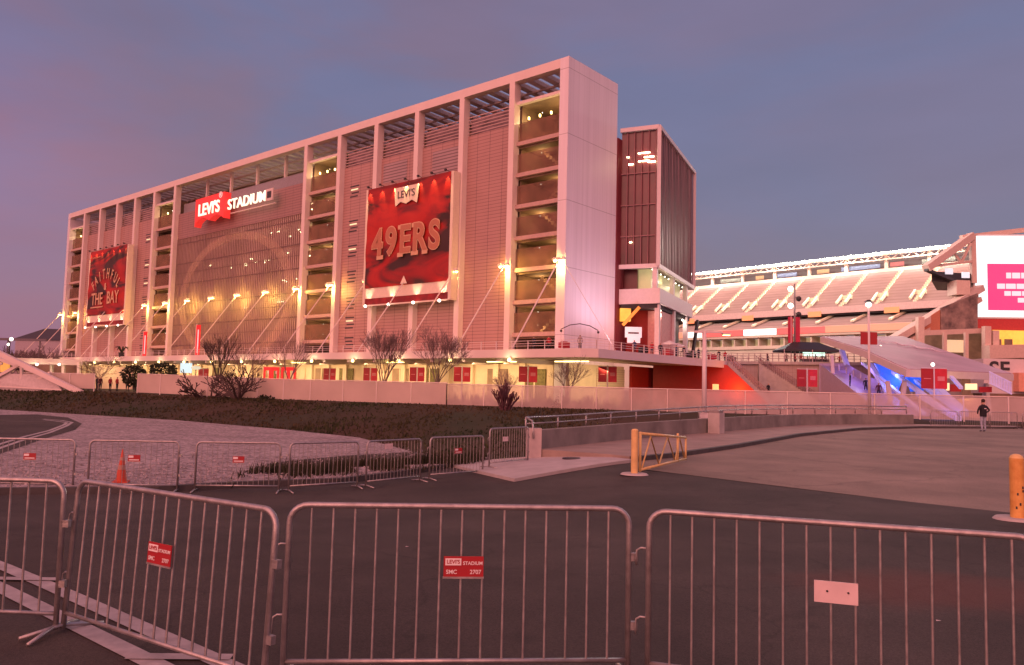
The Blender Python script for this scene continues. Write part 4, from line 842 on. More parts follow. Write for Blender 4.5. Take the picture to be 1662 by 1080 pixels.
# aisles: two rows of pale treads and a vomitory
AIS = mat('cream_aisle_treads', (.75, .68, .48), .6)
for i in range(24):
    x = S0+5+i*10.2; mb = MB()
    for j in range(17): t = (j+.3)/17; mb.box(x-.45, x+.45, 4.3+18.5*t, 4.3+18.5*t+.6, 27.0+12.3*t, 27.0+12.3*t+.95)
    mb.build('aisle', AIS, bw)
    v = MB()
    for s in (-1.3, 1.3): v.bar((x+s, 4.8, 28.6), (x+s, 8.6, 31.2), .45, .7)
    v.box(x-1.6, x+1.6, 8.4, 8.8, 29.6, 31.2); v.build('vomitory', AIS, bw)
    MB().bar((x-4, -1.8, 22.6), (x-3, 8.6, 26), .8, .5).build('aisle', AIS, bw)
# rear concourse and light truss
bb('rear_rail', CREAMS, S0, S1, 23, 23.4, 39.2, 40.4)
bb('rear_back', mat('teal_grey_back', (.22, .24, .24), .6), S0, S1, 29, 29.4, 38, 45.2)
for i in range(21): x = S0+2+i*12.2; bb('rear_post', CREAMS, x, x+.9, 23.4, 24.3, 38, 44.8)
for x, c, k in ((-6, 8, 0), (8, 3, 1), (16, 7, 2), (30, 4, 1), (38, 12, 2), (53, 4, 3), (62, 9, 0), (84, 16, 0), (106, 22, 0)):
    bb('rear_sign', [mat('teal_back_board', (.3, .38, .34), emit=(.6, .75, .6), estr=.12), mat('orange_back_board', (.5, .35, .2), emit=(1, .6, .3), estr=.3), mat('blue_back_board', (.2, .28, .4), emit=(.35, .55, 1), estr=.22), mat('red_back_board', (.4, .15, .15), emit=(1, .3, .3), estr=.25)][k], x, x+c, 24.6, 24.8, 41.0, 42.3)
tr = MB()
for z in (43.2, 44.6): tr.bar((S0, 23.2, z), (S1, 23.2, z), .35)
for i in range(125): x = S0+i*2; tr.bar((x, 23.2, 43.2 if i % 2 else 44.6), (x+2, 23.2, 44.6 if i % 2 else 43.2), .18)
tr.build('light_truss', CREAMS, bw)
for i in range(22):
    x = -34+i*7.6; e = empty('stadium_floodlight', bw.matrix_basis @ Vector((x, 22.9, 44.9)), bw.rotation_euler.z, 'bank of dazzling white stadium floodlights on the far roof line', 'floodlight', 'floodlight banks along the bowl roof line')
    g = MB()
    for j in range(9): g.ball((-3.3+j*.83, -.2, .25 + .10*math.sin(j*2.1)), .36 if 2 < j < 7 else .26, 6, 4)
    g.build('bulb', emis('stadium_lamp', (1, .95, .74), 14), e, smooth=True); MB().box(-3.6, 3.6, 0, .2, -.5, .0).build('rack', CREAMS, e); MB().box(-3.78, 3.78, -.1, .1, .05, .5).build('glowing_strip', emis('lamp_strip', (1, .92, .66), 3), e)
    if i % 3 == 1: light('AREA', (0, -2.5, 3.0), 15000, (1, .86, .74), e, 14, rot=(math.radians(-38), 0, 0), size_y=4)
# front floodlights of the near stand (out of the bowl's sight line), lighting its seats
light('AREA', (40, -95, 46), 70000, (1, .86, .76), bw, 90, rot=(math.radians(76), 0, 0), size_y=4)
# ------------------------------------------------------------------ video board and its structure
SA, SB = at(1583, 450, 150), at(1586, 450, 150)
vb = empty('video_board', (SA.x, 150, 17.8), math.radians(-7), 'huge bright video board showing a hot pink panel with white lines of text', 'screen')
VW, VH = 34, 15.9
MB().box(-.3, VW, .1, 1.2, -.3, VH+.3).build('housing', PINKF, vb)
scr = MB().box(0, VW, 0, .1, 0, VH).build('screen', emis('screen_white', (1, .97, .98), 1.25), vb)
SP = emis('screen_pink', (1, .045, .22), 1.0)
MB().box(2.2, VW-2, -.06, -.02, 1.3, 10.4).build('pink_panel', SP, vb)
SWH = emis('screen_text_white', (1, .8, .86), 1.0)
for s, x, z, sz in (('WELCOME TO', 11.6, 8.6, 1.9), ('STADIUM GUESTS', 12.4, 6.2, 1.9), ('PLEASE HAVE YOUR', 12.2, 4.7, 1.3), ('TICKETS READY', 12.5, 3.1, 1.4)): pass
for x0, x1, z, h in ((5.6, 18, 8.1, 1.1), (3.9, 20, 6.0, 1.0), (5.2, 19, 4.6, .9), (7.6, 17, 3.3, .9), (8.8, 16, 2.1, .35)):
    x = x0
    while x < x1: w = min(rnd.uniform(.9, 2.4), x1-x); MB().box(x, x+w-.18, -.1, -.06, z-h/2, z+h/2).build('text_bar', SWH, vb); x += w
MB().box(.2, VW, .05, 1.0, -3.1, -.35).build('red_panel', mat('lit_red_fascia', (.42, .03, .035), .5), vb)
MB().box(9.2, 10.4, -.05, .05, -2.6, -1.0).build('white_mark', LETW, vb)
light('AREA', (15, -2, 8), 2600, (1, .62, .78), vb, 20, rot=(math.radians(-90), 0, 0), size_y=12)
st = empty('board_support_structure', (SA.x-1, 152, 0), 0, 'salmon steel raker and cantilever framing carrying the video board', 'structure')
STP = mat('salmon_structural_steel', (.56, .42, .36), .6, noise_amt=.08)
def wp(px, py, d): p = at(px, py, d); return Vector((p.x-st.location.x, p.y-152, p.z))
def member(name, a, b, w, m=STP, h=None): MB().bar(wp(*a), wp(*b), w, h or w).build(name, m, st)
member('top_chord', (1577, 383, 150), (1503, 436, 146), 1.5, h=1.3); member('bottom_chord', (1503, 438, 146), (1552, 458, 149), .9, DARK, .5)
member('top_beam', (1560, 386, 150), (1662, 374, 152), .9); member('tie', (1508, 433, 147), (1583, 424, 150), .5)
member('web', (1545, 407, 149), (1560, 427, 149), .4); member('web', (1575, 395, 149), (1560, 427, 149), .45); member('web', (1578, 385, 150), (1580, 460, 150), .9)
MB().prism([tuple(wp(1512, 440, 148))[:2], tuple(wp(1578, 440, 150))[:2], tuple(wp(1578, 440, 160))[:2], tuple(wp(1520, 440, 160))[:2]], 24.2, 26.2).build('dark_box', DARK, st)
for q in ((1541, 441), (1568, 447)): p = wp(q[0], q[1], 147); MB().box(p.x-.7, p.x+.7, p.y, p.y+.3, p.z-.5, p.z+.6).build('window', mat('pale_lit_window', (.6, .7, .8), emit=(.8, .9, 1), estr=.6), st)
member('pillar', (1556, 457, 148), (1556, 480, 148), 3.2, STP, 2.6)
member('raker', (1590, 468, 149), (1432, 562, 140), 2.0, STP, 1.2); member('raker', (1590, 486, 149), (1450, 570, 140), 1.0, STP, .9)
member('raker_shadow_beam', (1588, 478, 150.5), (1444, 566, 141.5), .8, mat('brown_steel', (.22, .12, .09)), .8)  # darker brown beam set behind the two rakers
MB().extrude([wp(1500, 520, 143), wp(1500, 540, 143), wp(1526, 540, 143), wp(1526, 503, 143)], (0, .4, 0)).build('orange_wall', mat('terracotta_wall', (.40, .14, .08), .7), st)
MURAL = mat('photo_mural', (.06, .04, .04), .6, nscale=.55, col2=(.34, .24, .20), detail=7)
MB().extrude([wp(1527, 500, 143), wp(1527, 537, 143), wp(1587, 535, 144), wp(1587, 476, 144)], (0, .4, 0)).build('mural', MURAL, st)
member('floor_beam', (1494, 541, 141), (1600, 537, 143), .9); member('floor_beam', (1600, 572, 140), (1690, 570, 140), 2.4)
for x, y0, y1 in ((1493, 515, 560), (1533, 540, 590), (1568, 540, 590), (1601, 530, 600), (1614, 537, 600)): member('column', (x, y0, 141), (x, y1, 141), 1.1 if x > 1590 or x == 1493 else .6)
p0, p1 = wp(1498, 545, 152), wp(1720, 545, 152); MB().box(p0.x, p1.x, p0.y+3, p0.y+4, 0, 17.5).build('back_wall', DKBR, st)
p = wp(1550, 562, 150); MB().box(p.x-2.2, p.x+2.6, p.y, p.y+.5, p.z-1.2, p.z+1.2).build('lit_room', mat('cream_lit_room', (.8, .65, .45), emit=(1, .72, .4), estr=.5), st)
p = wp(1640, 552, 145); MB().box(p.x-3.2, p.x+8, p.y, p.y+.4, p.z-1.6, p.z+1.8).build('lit_ceiling', mat('yellow_lit_ceiling', (.8, .5, .1), emit=(1, .50, .06), estr=.8, noise_amt=.5, nscale=.5), st)
for q in (1622, 1640): p = wp(q, 556, 144); MB().box(p.x-.9, p.x+.4, p.y, p.y+.4, p.z-1.1, p.z+.6).build('dark_window', DKBR, st)
# lettered kiosk at the right edge
sf = empty('lettered_kiosk', at(1640, 625, 96), -.05, 'white kiosk box with big black letters SF and a salmon panel at the right edge', 'kiosk'); sf.location.z = 0
MB().box(-3.2, 6, 0, 3, 2.6, 6.9).build('box', PINKF, sf); MB().box(-3.0, 6, .1, 2.9, .1, 2.6).build('base', DKBR, sf)
t = text('SF', 2.7, DARK, sf, 'lettering', offset=.05); t.rotation_euler = (math.pi/2, 0, 0); t.location = (-1.3, -.06, 5.5)
MB().box(.3, 6, -1.2, -.02, 2.9, 5.2).build('salmon_panel', mat('salmon_panel', (.70, .32, .22), .6), sf)
# ------------------------------------------------------------------ gate canopy
cp = empty('gate_canopy', (at(1500, 600, 80).x, 80, 0), 0, 'large sloping pink-lit canopy roof with a pale fascia and V-shaped supports over the gate', 'canopy')
def cpt(px, py, d): p = at(px, py, d); return Vector((p.x-cp.location.x, p.y-cp.location.y, p.z))
C1, C2, C3, C4, C5 = cpt(1334, 546, 96), cpt(1466, 546, 104), cpt(1642, 606, 80), cpt(1474, 599, 72), cpt(1402, 567, 82)
CAN = mat('pink_white_canopy_membrane', (.42, .29, .34), .55, noise_amt=.15, nscale=.25)
mb = MB(); mb.v = [tuple(c) for c in (C1, C2, C3, C4, C5)]; mb.f = [(0, 4, 1), (4, 3, 1), (3, 2, 1)]; mb.v += [(c.x, c.y, c.z-.25) for c in (C1, C2, C3, C4, C5)]
mb.f += [(5, 6, 9), (9, 6, 8), (8, 6, 7), (0, 5, 9, 4), (4, 9, 8, 3), (3, 8, 7, 2), (2, 7, 6, 1), (1, 6, 5, 0)]; mb.build('membrane', CAN, cp)
for a, b in ((C1, C5), (C5, C4), (C4, C3)): MB().bar(a-Vector((0, 0, .42)), b-Vector((0, 0, .42)), .4, .68).build('fascia_beam', PINKF, cp)
for i, (s, f) in enumerate((('GATE', .25),)): pass
cl = MB()
nrm = (C3-C4).cross(C2-C4).normalized(); nrm = nrm if nrm.z > 0 else -nrm
ctr = C5.lerp(C2, .45) + (C3-C5)*.12
for j in range(3):
    pts_ = [ctr + (C3-C5).normalized()*(-3+j*2.3+.28*k) + (C2-C5).normalized()*(.9*math.sin(k*.9+j)-j*.3) + nrm*.12 for k in range(22-4*j)]
    cl.tube(pts_, .05, 4)
cl.build('script_lettering', mat('pale_script_paint', (.72, .62, .68), .5), cp)
for px, py, d in ((1475, 478, 0),): pass
lampc = cpt(1430, 562, 92); 
for (px, d, ptx, dt) in ((1462, 75, 1468, 74), (1448, 76, 1440, 77), (1605, 80, 1600, 80), (1592, 82, 1600, 80), (1356, 90, 1350, 92)):
    a = cpt(px, 645, d); a.z = .15; b = cpt(ptx, 600, dt); b.z = 3.4 if px > 1400 else 6.6; MB().bar(a, b, .35).build('support_strut', PINKF, cp)
for q, d in (((1514, 592), 71.5), ((1429, 563), 88)): MB().ball(cpt(q[0], q[1], d), .17, 8, 5).build('lamp', LAMPW, cp)
# blue lit escalator hall under the canopy
bh = empty('escalator_hall', (at(1440, 640, 86).x, 86, .1), 0, 'blue-lit escalators and stairs with lilac handrails under the gate canopy', 'escalator')
def bpt(px, py, d): p = at(px, py, d); return Vector((p.x-bh.location.x, p.y-86, p.z-.1))
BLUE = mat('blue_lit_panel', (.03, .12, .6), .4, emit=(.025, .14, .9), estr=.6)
MB().extrude([bpt(1420, 590, 83), bpt(1450, 598, 81), bpt(1468, 607, 80), bpt(1458, 634, 80), bpt(1436, 620, 82)], (0, .3, 0)).build('blue_panel', BLUE, bh)
MB().extrude([bpt(1470, 608, 80), bpt(1499, 608, 79), bpt(1499, 636, 79), bpt(1480, 636, 79)], (0, .3, 0)).build('blue_panel', BLUE, bh)
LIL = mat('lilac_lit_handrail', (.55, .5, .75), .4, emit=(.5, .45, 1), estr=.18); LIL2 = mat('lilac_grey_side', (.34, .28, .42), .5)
for a, b, w in (((1366, 568, 96), (1380, 608, 94), .5), ((1412, 592, 86), (1442, 640, 80), .45), ((1428, 588, 86), (1540, 672, 66), .4), ((1470, 606, 84), (1560, 672, 64), .35), ((1490, 640, 74), (1556, 680, 62), .45), ((1400, 590, 90), (1500, 672, 68), .3), ((1520, 630, 72), (1566, 672, 63), .6), ((1544, 612, 74), (1560, 630, 70), .3)):
    MB().bar(bpt(*a), bpt(*b), w, w*.8).build('handrail', LIL, bh)
MB().extrude([bpt(1330, 590, 97), bpt(1372, 590, 95), bpt(1412, 612, 90), bpt(1530, 676, 68), bpt(1440, 676, 70), bpt(1330, 650, 96)], (.2, .6, 0)).build('stair_side', LIL2, bh)
for i in range(18): t = i/17; a = bpt(1350+200*t, 592+78*t, 95-28*t); MB().bar(a-Vector((0, 0, .9)), a+Vector((0, 0, .35)), .12).build('rail_post', PINKF, bh)
light('POINT', bpt(1455, 610, 80), 500, (.15, .25, 1), bh, .5); light('POINT', bpt(1400, 600, 85), 130, (.35, .25, 1), bh, .5); light('POINT', bpt(1520, 650, 64), 160, (.3, .3, 1), bh, .5); light('POINT', bpt(1570, 640, 72), 200, (1, .6, .25), bh, .5); light('POINT', bpt(1385, 585, 92), 130, (.45, .25, 1), bh, .5)
MB().extrude([bpt(1538, 650, 72), bpt(1538, 700, 72), bpt(1600, 700, 72), bpt(1600, 646, 72)], (0, .4, 0)).build('tan_wall', mat('tan_lit_wall', (.5, .3, .2), .7), bh)
for (x0, x1, y0, y1, m) in ((1543, 1560, 624, 636, 'red'), (1568, 1586, 623, 633, 'yel'), (1537, 1541, 622, 634, 'yel'), (1590, 1610, 628, 637, 'red')):
    MB().extrude([bpt(x0, y0, 76), bpt(x0, y1, 76), bpt(x1, y1, 76), bpt(x1, y0, 76)], (0, .2, 0)).build('lit_window' if m == 'yel' else 'red_panel', mat('lit_cream_window', (.8, .7, .4), emit=(1, .75, .4), estr=1) if m == 'yel' else REDS, bh)
rs = MB()
for f in range(14): a = bpt(1607+34*f/13, 622+17*f/13+ (0), 75); rs.bar(a, a+Vector((0, 0, 1.1)), .07, up=Vector((0, 1, 0)))
rs.bar(bpt(1606, 622, 75)+Vector((0, 0, 1.1)), bpt(1642, 640, 75)+Vector((0, 0, 1.1)), .1); rs.bar(bpt(1606, 622, 75), bpt(1642, 640, 75), .12); rs.build('handrail', LIL, bh)
for i in range(9):
    p = at(1380+i*22+rnd.uniform(-6, 6), 640, 84-i*1.5); person((p.x, p.y, (2.6-.5*i) if i < 4 else .2), rnd.uniform(0, 6), rnd.choice(((.02, .02, .04), (.08, .02, .04), (.10, .08, .14))), (.02, .02, .05), 'distant person lost in the crowd on the blue-lit stairs', 'stand', group='crowd on the blue-lit stairs')
# ------------------------------------------------------------------ masts and lamp posts
def post_lamp(px, d, zb, h, r, label, arm=None, heads=1, banner_=None, m=PINKF):
    p = at(px, 640, d); e = empty('lamp_post', (p.x, p.y, zb), 0, label, 'lamp post'); MB().tube([(0, 0, 0), (0, 0, h)], [r, r*.8], 10).build('pole', m, e, smooth=True)
    MB().box(-r*2, r*2, -r*2, r*2, 0, .12).build('base_plate', m, e); return e
e = post_lamp(1143, 37.2, deck(9, 37)+.72, 4.15, .12, 'pale lamp post with a flat cross arm rising from the bridge parapet')
MB().box(-.5, .85, -.08, .08, 4.1, 4.2).build('cross_arm', PINKF, e); MB().box(.85, 1.25, -.14, .14, 4.02, 4.12).build('lamp_head', PINKF, e); MB().box(.9, 1.2, -.1, .1, 4.0, 4.02).build('lens', LAMP, e); MB().box(-.2, .2, -.2, .2, 0, .28).build('plinth', PINKF, e)
e = post_lamp(1411, 62, .1, 9.0, .11, 'tall slender lamp post with a round glowing head and two small red banners')
MB().ball((0, 0, 9.1), .24, 10, 6, .8).build('lamp_globe', LAMPW, e, smooth=True); MB().lathe([(.05, 9.3), (.34, 9.32), (.1, 9.5), (0, 9.5)]).build('cap', DARK, e)
for s in (-1, 1): MB().box(s*.38-.28, s*.38+.28, -.03, .03, 5.9, 6.9).build('banner', REDS, e)
e = post_lamp(1290, 118, PZ, 12.5, .16, 'dark lighting mast with four lamp heads and red banners on the raised concourse', m=mat('grey_mast', (.22, .17, .18), .5))
for z, s in ((11.7, -1), (9.1, -1), (10.2, 1), (7.8, 1)):
    MB().ball((s*.62, 0, z), .42, 10, 6).build('lamp_head', LAMPW if s < 0 else DARK, e, smooth=True); MB().bar((0, 0, z+.2), (s*.6, 0, z+.2), .08).build('bracket', DARK, e)
for s in (-1.0, .1): MB().box(s-.02, s+.7, -.04, .04, 3.4, 7.4).build('banner', mat('crimson_banner', (.45, .015, .06), .6), e)
MB().tube([(-.55, 0, 0), (-.55, 0, 7.5)], .07, 6).build('second_pole', PINKF, e)
def sign_pair(px, py, d, w, h, gap, label, pole=True):
    p = at(px, py, d); e = empty('banner_pair', (p.x, p.y, .1), 0, label, 'banner'); z = p.z-.1
    for s in (-1, 1):
        b_ = MB().box(s*gap-w/2 if s < 0 else gap-w/2, s*gap+w/2, -.04, .04, z-h/2, z+h/2).build('banner', REDS if s < 0 else mat('brighter_red_banner', (.52, .02, .035), .5), e)
        MB().box(s*gap-w*.3, s*gap+w*.3, -.05, -.041, z-h*(.02 if s < 0 else .1), z+h*(.02 if s < 0 else .12)).build('print', mat('faint_pink_print', (.6, .2, .2)), b_)
    MB().tube([(0, 0, 0), (0, 0, z+h/2+.15)], .07, 6).build('pole', PINKF, e)
    MB().bar((-gap-w/2, 0, z+h/2+.05), (gap+w/2, 0, z+h/2+.05), .05).build('cross_bar', PINKF, e); return e
sign_pair(1310, 614, 86, 1.0, 1.9, .62, 'pair of red banners on a post in front of the pale concourse wall')
sign_pair(1516, 615, 68, 1.05, 1.75, .6, 'pair of red banners on a post in front of the blue-lit stairs under the canopy')
for px, w_ in ((986, .95), (857, .95), (750, .9), (677, .85), (601, .85), (535, .8), (330, .8), (163, .7)):
    sign_pair(px, 608, {986: 88, 857: 88, 750: 93, 677: 99, 601: 106, 535: 113, 330: 136, 163: 160}[px], w_, 1.75 if px > 500 else 1.9, w_*.6, {986: 'pair of red banners nearest the roll-up shutter below the tower corner', 857: 'pair of red banners in the lit concourse below the nearest open stair bay', 750: 'pair of red banners in the lit concourse below the right edge of the large banner', 677: 'pair of red banners in the lit concourse behind the second bare tree', 601: 'pair of red banners in the lit concourse below the left edge of the large banner', 535: 'pair of red banners in the lit concourse below the second stair bay', 330: 'pair of red banners in the lit concourse left of the dark shrub', 163: 'pair of red banners in the lit concourse far left'}[px])
# roll-up shutter wall below the side terrace
sh = empty('shutter_wall', tw(.5, 1, 0), RZ, 'cream wall with a wide roll-up shutter under the side terrace', 'wall')
SHM = mat('cream_roller_shutter', (.60, .47, .36), .6, noise_amt=.05); stripes(SHM, 'Z', .3, .2, .72)
MB().box(.5, 1.0, .3, 12, 0, 5.0).build('cream_wall', CREAM, sh); MB().box(1.0, 1.1, 5.5, 12, 0, 4.6).build('shutter', SHM, sh); MB().box(-.2, 1.0, -.4, .3, 0, 5.0).build('corner_pier', CREAM, sh)
rw2 = empty('red_base_wall', tw(-.6, 13.5, 0), RZ, 'plain dark red wall right of the roll-up shutter under the terrace', 'wall'); MB().box(.4, .8, 0, 19, 0, 5.1).build('wall', RW, rw2); MB().box(.3, .4, 14, 16, 1.6, 2.0).build('faint_lettering', mat('faint_pink_print', (.6, .2, .2)), rw2)
# ================================================================== perimeter fence
FENM = mat('white_perforated_screen', (.60, .51, .48), .6, noise_amt=.14, nscale=.3, alpha=.86)
FENS = mat('sheer_perforated_screen', (.60, .50, .50), .6, noise_amt=.12, nscale=.4, alpha=.42)
def translucent(m, f, col):
    N, L, b = nodes(m); o = [n for n in N if n.type == 'OUTPUT_MATERIAL'][0]; t = N.new('ShaderNodeBsdfTranslucent'); t.inputs[0].default_value = (*col, 1)
    tr = N.new('ShaderNodeBsdfTransparent'); mx = N.new('ShaderNodeMixShader'); mx.inputs[0].default_value = f; L.new(b.outputs[0], mx.inputs[1]); L.new(t.outputs[0], mx.inputs[2]); L.new(mx.outputs[0], o.inputs[0]); N.remove(tr)
translucent(FENM, .30, (.9, .75, .6))
def fence(name, P, m, label, zf, h=2.05, step=3.0, solid_rail=True):
    o = empty(name, (P[0][0], P[0][1], 0), 0, label, 'fence'); R = resample(P, step); ox, oy = P[0]
    for i, (a, b) in enumerate(zip(R, R[1:])):
        g = (b-a).normalized()*.05; za, zb = zf(a), zf(b)
        mb = MB(); a2, b2 = a+g, b-g; n = Vector((-(b-a).y, (b-a).x)).normalized()*.03
        mb.prism([(a2.x-ox, a2.y-oy), (b2.x-ox, b2.y-oy), (b2.x+n.x-ox, b2.y+n.y-oy), (a2.x+n.x-ox, a2.y+n.y-oy)], [za+.02, zb+.02, zb+.02, za+.02], [za+h-.06, zb+h-.06, zb+h-.06, za+h-.06]); mb.build('panel', m, o)
    r = MB(); r.tube([(p.x-ox, p.y-oy, zf(p)+h) for p in R], .045, 5); r.build('top_rail', WHITE, o)
    pm = MB()
    for p in R: MB().box(p.x-ox-.04, p.x-ox+.04, p.y-oy-.04-.03, p.y-oy+.01, zf(p)-.8, zf(p)+h).build('fence_post', WHITE, o)
    return o
zf1 = lambda p: .18 + .25*ss(-20, -45, p.x) - .05
fence('screen_fence', [(-41, 85.6), (-20, 77.8), (-6, 73.2)], FENM, 'opaque white screen fence on top of the grassy bank, left of the bare trees', zf1, 2.05)
fence('screen_fence', [(-6, 73.2), (4.6, 69.8), (16.6, 66.8)], mat('perforated_screen', (.60, .50, .46), .6, noise_amt=.22, nscale=.35, alpha=.42), 'pale perforated fence with shrubs showing through it, below the tower corner', zf1, 1.95)
fence('screen_fence', [(16.6, 66.8), (33, 62.8), (52, 59)], FENS, 'sheer perforated fence behind the bridge parapet, the red stair wall showing through', zf1, 1.95)
fence('screen_fence', [(-58, 92.5), (-47.3, 88.5)], FENM, 'short white screen wall at the far left beside the sloping ramp', lambda p: .6, 1.7)
# ------------------------------------------------------------------ trees (bare winter crowns)
BARK = mat('bare_branch_bark', (.19, .13, .12), .9, noise_amt=.3)
BARKD = mat('dark_branch_bark', (.085, .055, .05), .9)
def tree(loc, h, spread, label, seed, m=BARK, trunk=.35, tr=.11, levels=5, fan=.62, split=(3, 3), stems=5, group='bare trees between the fence and the tower', droop=0, thin=.011):
    r = random.Random(seed); e = empty('bare_tree', loc, r.uniform(0, 6), label, 'tree', group); T = MB(); Cn = MB()
    def grow(p, d, L, rad, lv):
        n = 3; pts = [p]; dd = d.copy()
        for i in range(n):
            dd = (dd + Vector((r.uniform(-.10, .10), r.uniform(-.10, .10), r.uniform(.02, .10)-droop))).normalized(); pts.append(pts[-1] + dd*L/n)
        (T if lv >= levels-1 else Cn).tube(pts, [max(thin, rad*(1-.12*i)) for i in range(n+1)], 5 if lv > levels-2 else 3, False)
        if lv <= 0: return
        k = stems if lv == levels else r.randint(*split); a0 = r.random()*6.28
        for j in range(k):
            az = a0 + 2*math.pi*(j+r.random()*.5)/k; tilt = fan*(r.uniform(.75, 1.1) if lv == levels else r.uniform(.35, .75))
            ax = dd.orthogonal().normalized(); nd = Matrix.Rotation(az, 3, dd) @ (Matrix.Rotation(tilt, 3, ax) @ dd)
            nd.x *= spread; nd.y *= spread; nd.normalize(); f = r.choice((1, 1, .66)); grow(pts[-1] if f == 1 else pts[-2], nd, L*r.uniform(.66, .88), rad*.62, lv-1)
    grow(Vector((0, 0, -.3)), Vector((0, 0, 1)), h*trunk, tr, levels)
    zs = max(v[2] for v in Cn.v); s = h/zs
    for mb in (T, Cn): mb.v = [(v[0]*s, v[1]*s, v[2]*s) for v in mb.v]
    T.build('trunk', m, e, smooth=True, recalc=False); Cn.build('crown', m, e, recalc=False); return e
def tpos(px, d, z=.15): p = at(px, 640, d); return (p.x, p.y, z)
tree(tpos(705, 78), 8.3, .95, 'bare fan-shaped tree below the right half of the large banner', 3, fan=.55, levels=6, trunk=.26)
tree(tpos(622, 80), 7.8, .95, 'bare fan-shaped tree below the left corner of the large banner', 5, fan=.52, levels=6, trunk=.26)
tree(tpos(918, 73), 5.0, 1.0, 'small bare tree in front of the cream wall left of the tower corner', 8, levels=5, fan=.7)
tree(tpos(822, 72.5), 3.6, 1.0, 'thin low bare tree before the concourse, just left of the small one by the corner', 11, levels=5, fan=.6, trunk=.4)
tree(tpos(468, 86), 7.4, 1.0, 'bare tree before the right edge of the glass wall', 14, BARK, levels=5, fan=.6)
tree(tpos(400, 92), 6.5, 1.15, 'bare tree before the middle of the glass wall', 17, BARK, levels=5, fan=.55)
tree(tpos(352, 82), 6.9, 1.0, 'dark upright bare tree before the left half of the glass wall', 19, BARKD, levels=5, fan=.42, trunk=.25)
tree(tpos(158, 100, .4), 4.8, 1.4, 'bare spreading tree below the small far banner', 23, levels=5, fan=.8)
tree((-31.0, 80.5, -.55), 3.5, 1.6, 'low dark shrub tree on the bank, the left one of two before the white fence', 29, BARKD, levels=5, fan=.85, trunk=.10, tr=.07, stems=6, split=(2, 3), group='dark shrub trees on the bank')
tree((-27.4, 79.0, -.75), 4.2, 1.4, 'dark spreading shrub tree on the bank, the denser right one of the two', 31, BARKD, levels=5, fan=.8, trunk=.12, tr=.08, stems=7, split=(2, 3), group='dark shrub trees on the bank')
tree((-.5, 66.5, -1.0), 3.6, .9, 'purplish bare shrub on the bank in front of the perforated fence', 37, mat('plum_twigs', (.10, .04, .05), .9), levels=4, fan=.45, trunk=.10, tr=.04, stems=8, group='dark shrub trees on the bank')
def bush(loc, rx, rz, label, seed, m, n=900, cat='bush', group=None, leaf=.16):
    r = random.Random(seed); e = empty('round_bush', loc, 0, label, cat, group); L = MB()
    for i in range(n):
        v = Vector((r.gauss(0, 1), r.gauss(0, 1), r.gauss(0, 1))).normalized(); k = r.uniform(.55, 1)**.5*(1+.22*noise.noise(v*2.2+Vector((seed, 0, 0)))); c = Vector((v.x*rx*k, v.y*rx*k, rz+v.z*rz*k))
        a = Vector((r.gauss(0, 1), r.gauss(0, 1), r.gauss(0, 1))).normalized()*leaf; b = a.cross(Vector((r.gauss(0, 1), r.gauss(0, 1), r.gauss(0, 1)))).normalized()*leaf*.7
        L.poly([c-a, c+b, c+a, c-b])
    L.build('foliage', m, e, recalc=False); MB().tube([(0, 0, -.2), (0, 0, rz)], .08, 6).build('stem', BARKD, e); return e
EVER = mat('dark_evergreen_leaves', (.015, .022, .008), .8, nscale=2, col2=(.03, .04, .015))
bush(tpos(216, 92, .9), 1.4, 1.35, 'dark round evergreen bush in front of the lit gap left of the long white fence', 1, EVER)
bush(tpos(262, 96, 1.2), 1.7, 1.4, 'dark round evergreen bush above the left end of the long white fence', 2, EVER)
bush((-24.8, 78.8, -1.3), 1.3, .9, 'dark low bush at the foot of the shrub tree on the bank', 3, EVER, 500)
# shrubs silhouetted through the perforated fence
HEDG = mat('plum_hedge_twigs', (.07, .035, .05), .9, nscale=2)
hd = MB(); r_ = random.Random(5)
for i in range(260):
    x = r_.uniform(-8, 31); 
    if r_.random() < .3 and x < -1: continue
    y = yline(FAR, x) + r_.uniform(.8, 2.2); hh = r_.uniform(.6, 1.55)
    for j in range(6): q = Vector((x+r_.uniform(-.25, .25), y, .1)); hd.tube([q, q+Vector((r_.uniform(-.3, .3), 0, hh*r_.uniform(.6, 1)))], [.05, .015], 3, False)
tag(hd.build('hedge_growth', HEDG, recalc=False), 'plum-coloured low twiggy planting growing along behind the perforated fence', 'plants', kind='stuff')
# grass tufts over the bank
gt_ = MB(); r_ = random.Random(9)
for i in range(20000):
    x = r_.uniform(-62, 9); n, f = yline(NEAR, x), yline(FAR, x); t = r_.uniform(.3, .99); y = n + (f-n)*t; z = hground(x, y)
    dens = noise.noise(Vector((x*.16, y*.2, 0)))
    if dens < -.25 and r_.random() < .7: continue
    h = r_.uniform(.05, .22)*(1+1.6*max(0, dens))*(.55 if t > .93 else 1); a = r_.uniform(0, 3.14); w = r_.uniform(.05, .16); dx, dy = math.cos(a)*w, math.sin(a)*w
    gt_.poly([(x-dx, y-dy, z-.05), (x+dx, y+dy, z-.05), (x+r_.uniform(-.12, .12), y+r_.uniform(-.1, .1), z+h)])
TUFT = mat('grass_tufts_dark', (.016, .036, .008), .9, nscale=.10, col2=(.060, .034, .014), detail=6)
tag(gt_.build('bank_grass', TUFT, recalc=False), 'dark green and russet rough grass covering the creek bank', 'grass', kind='stuff')
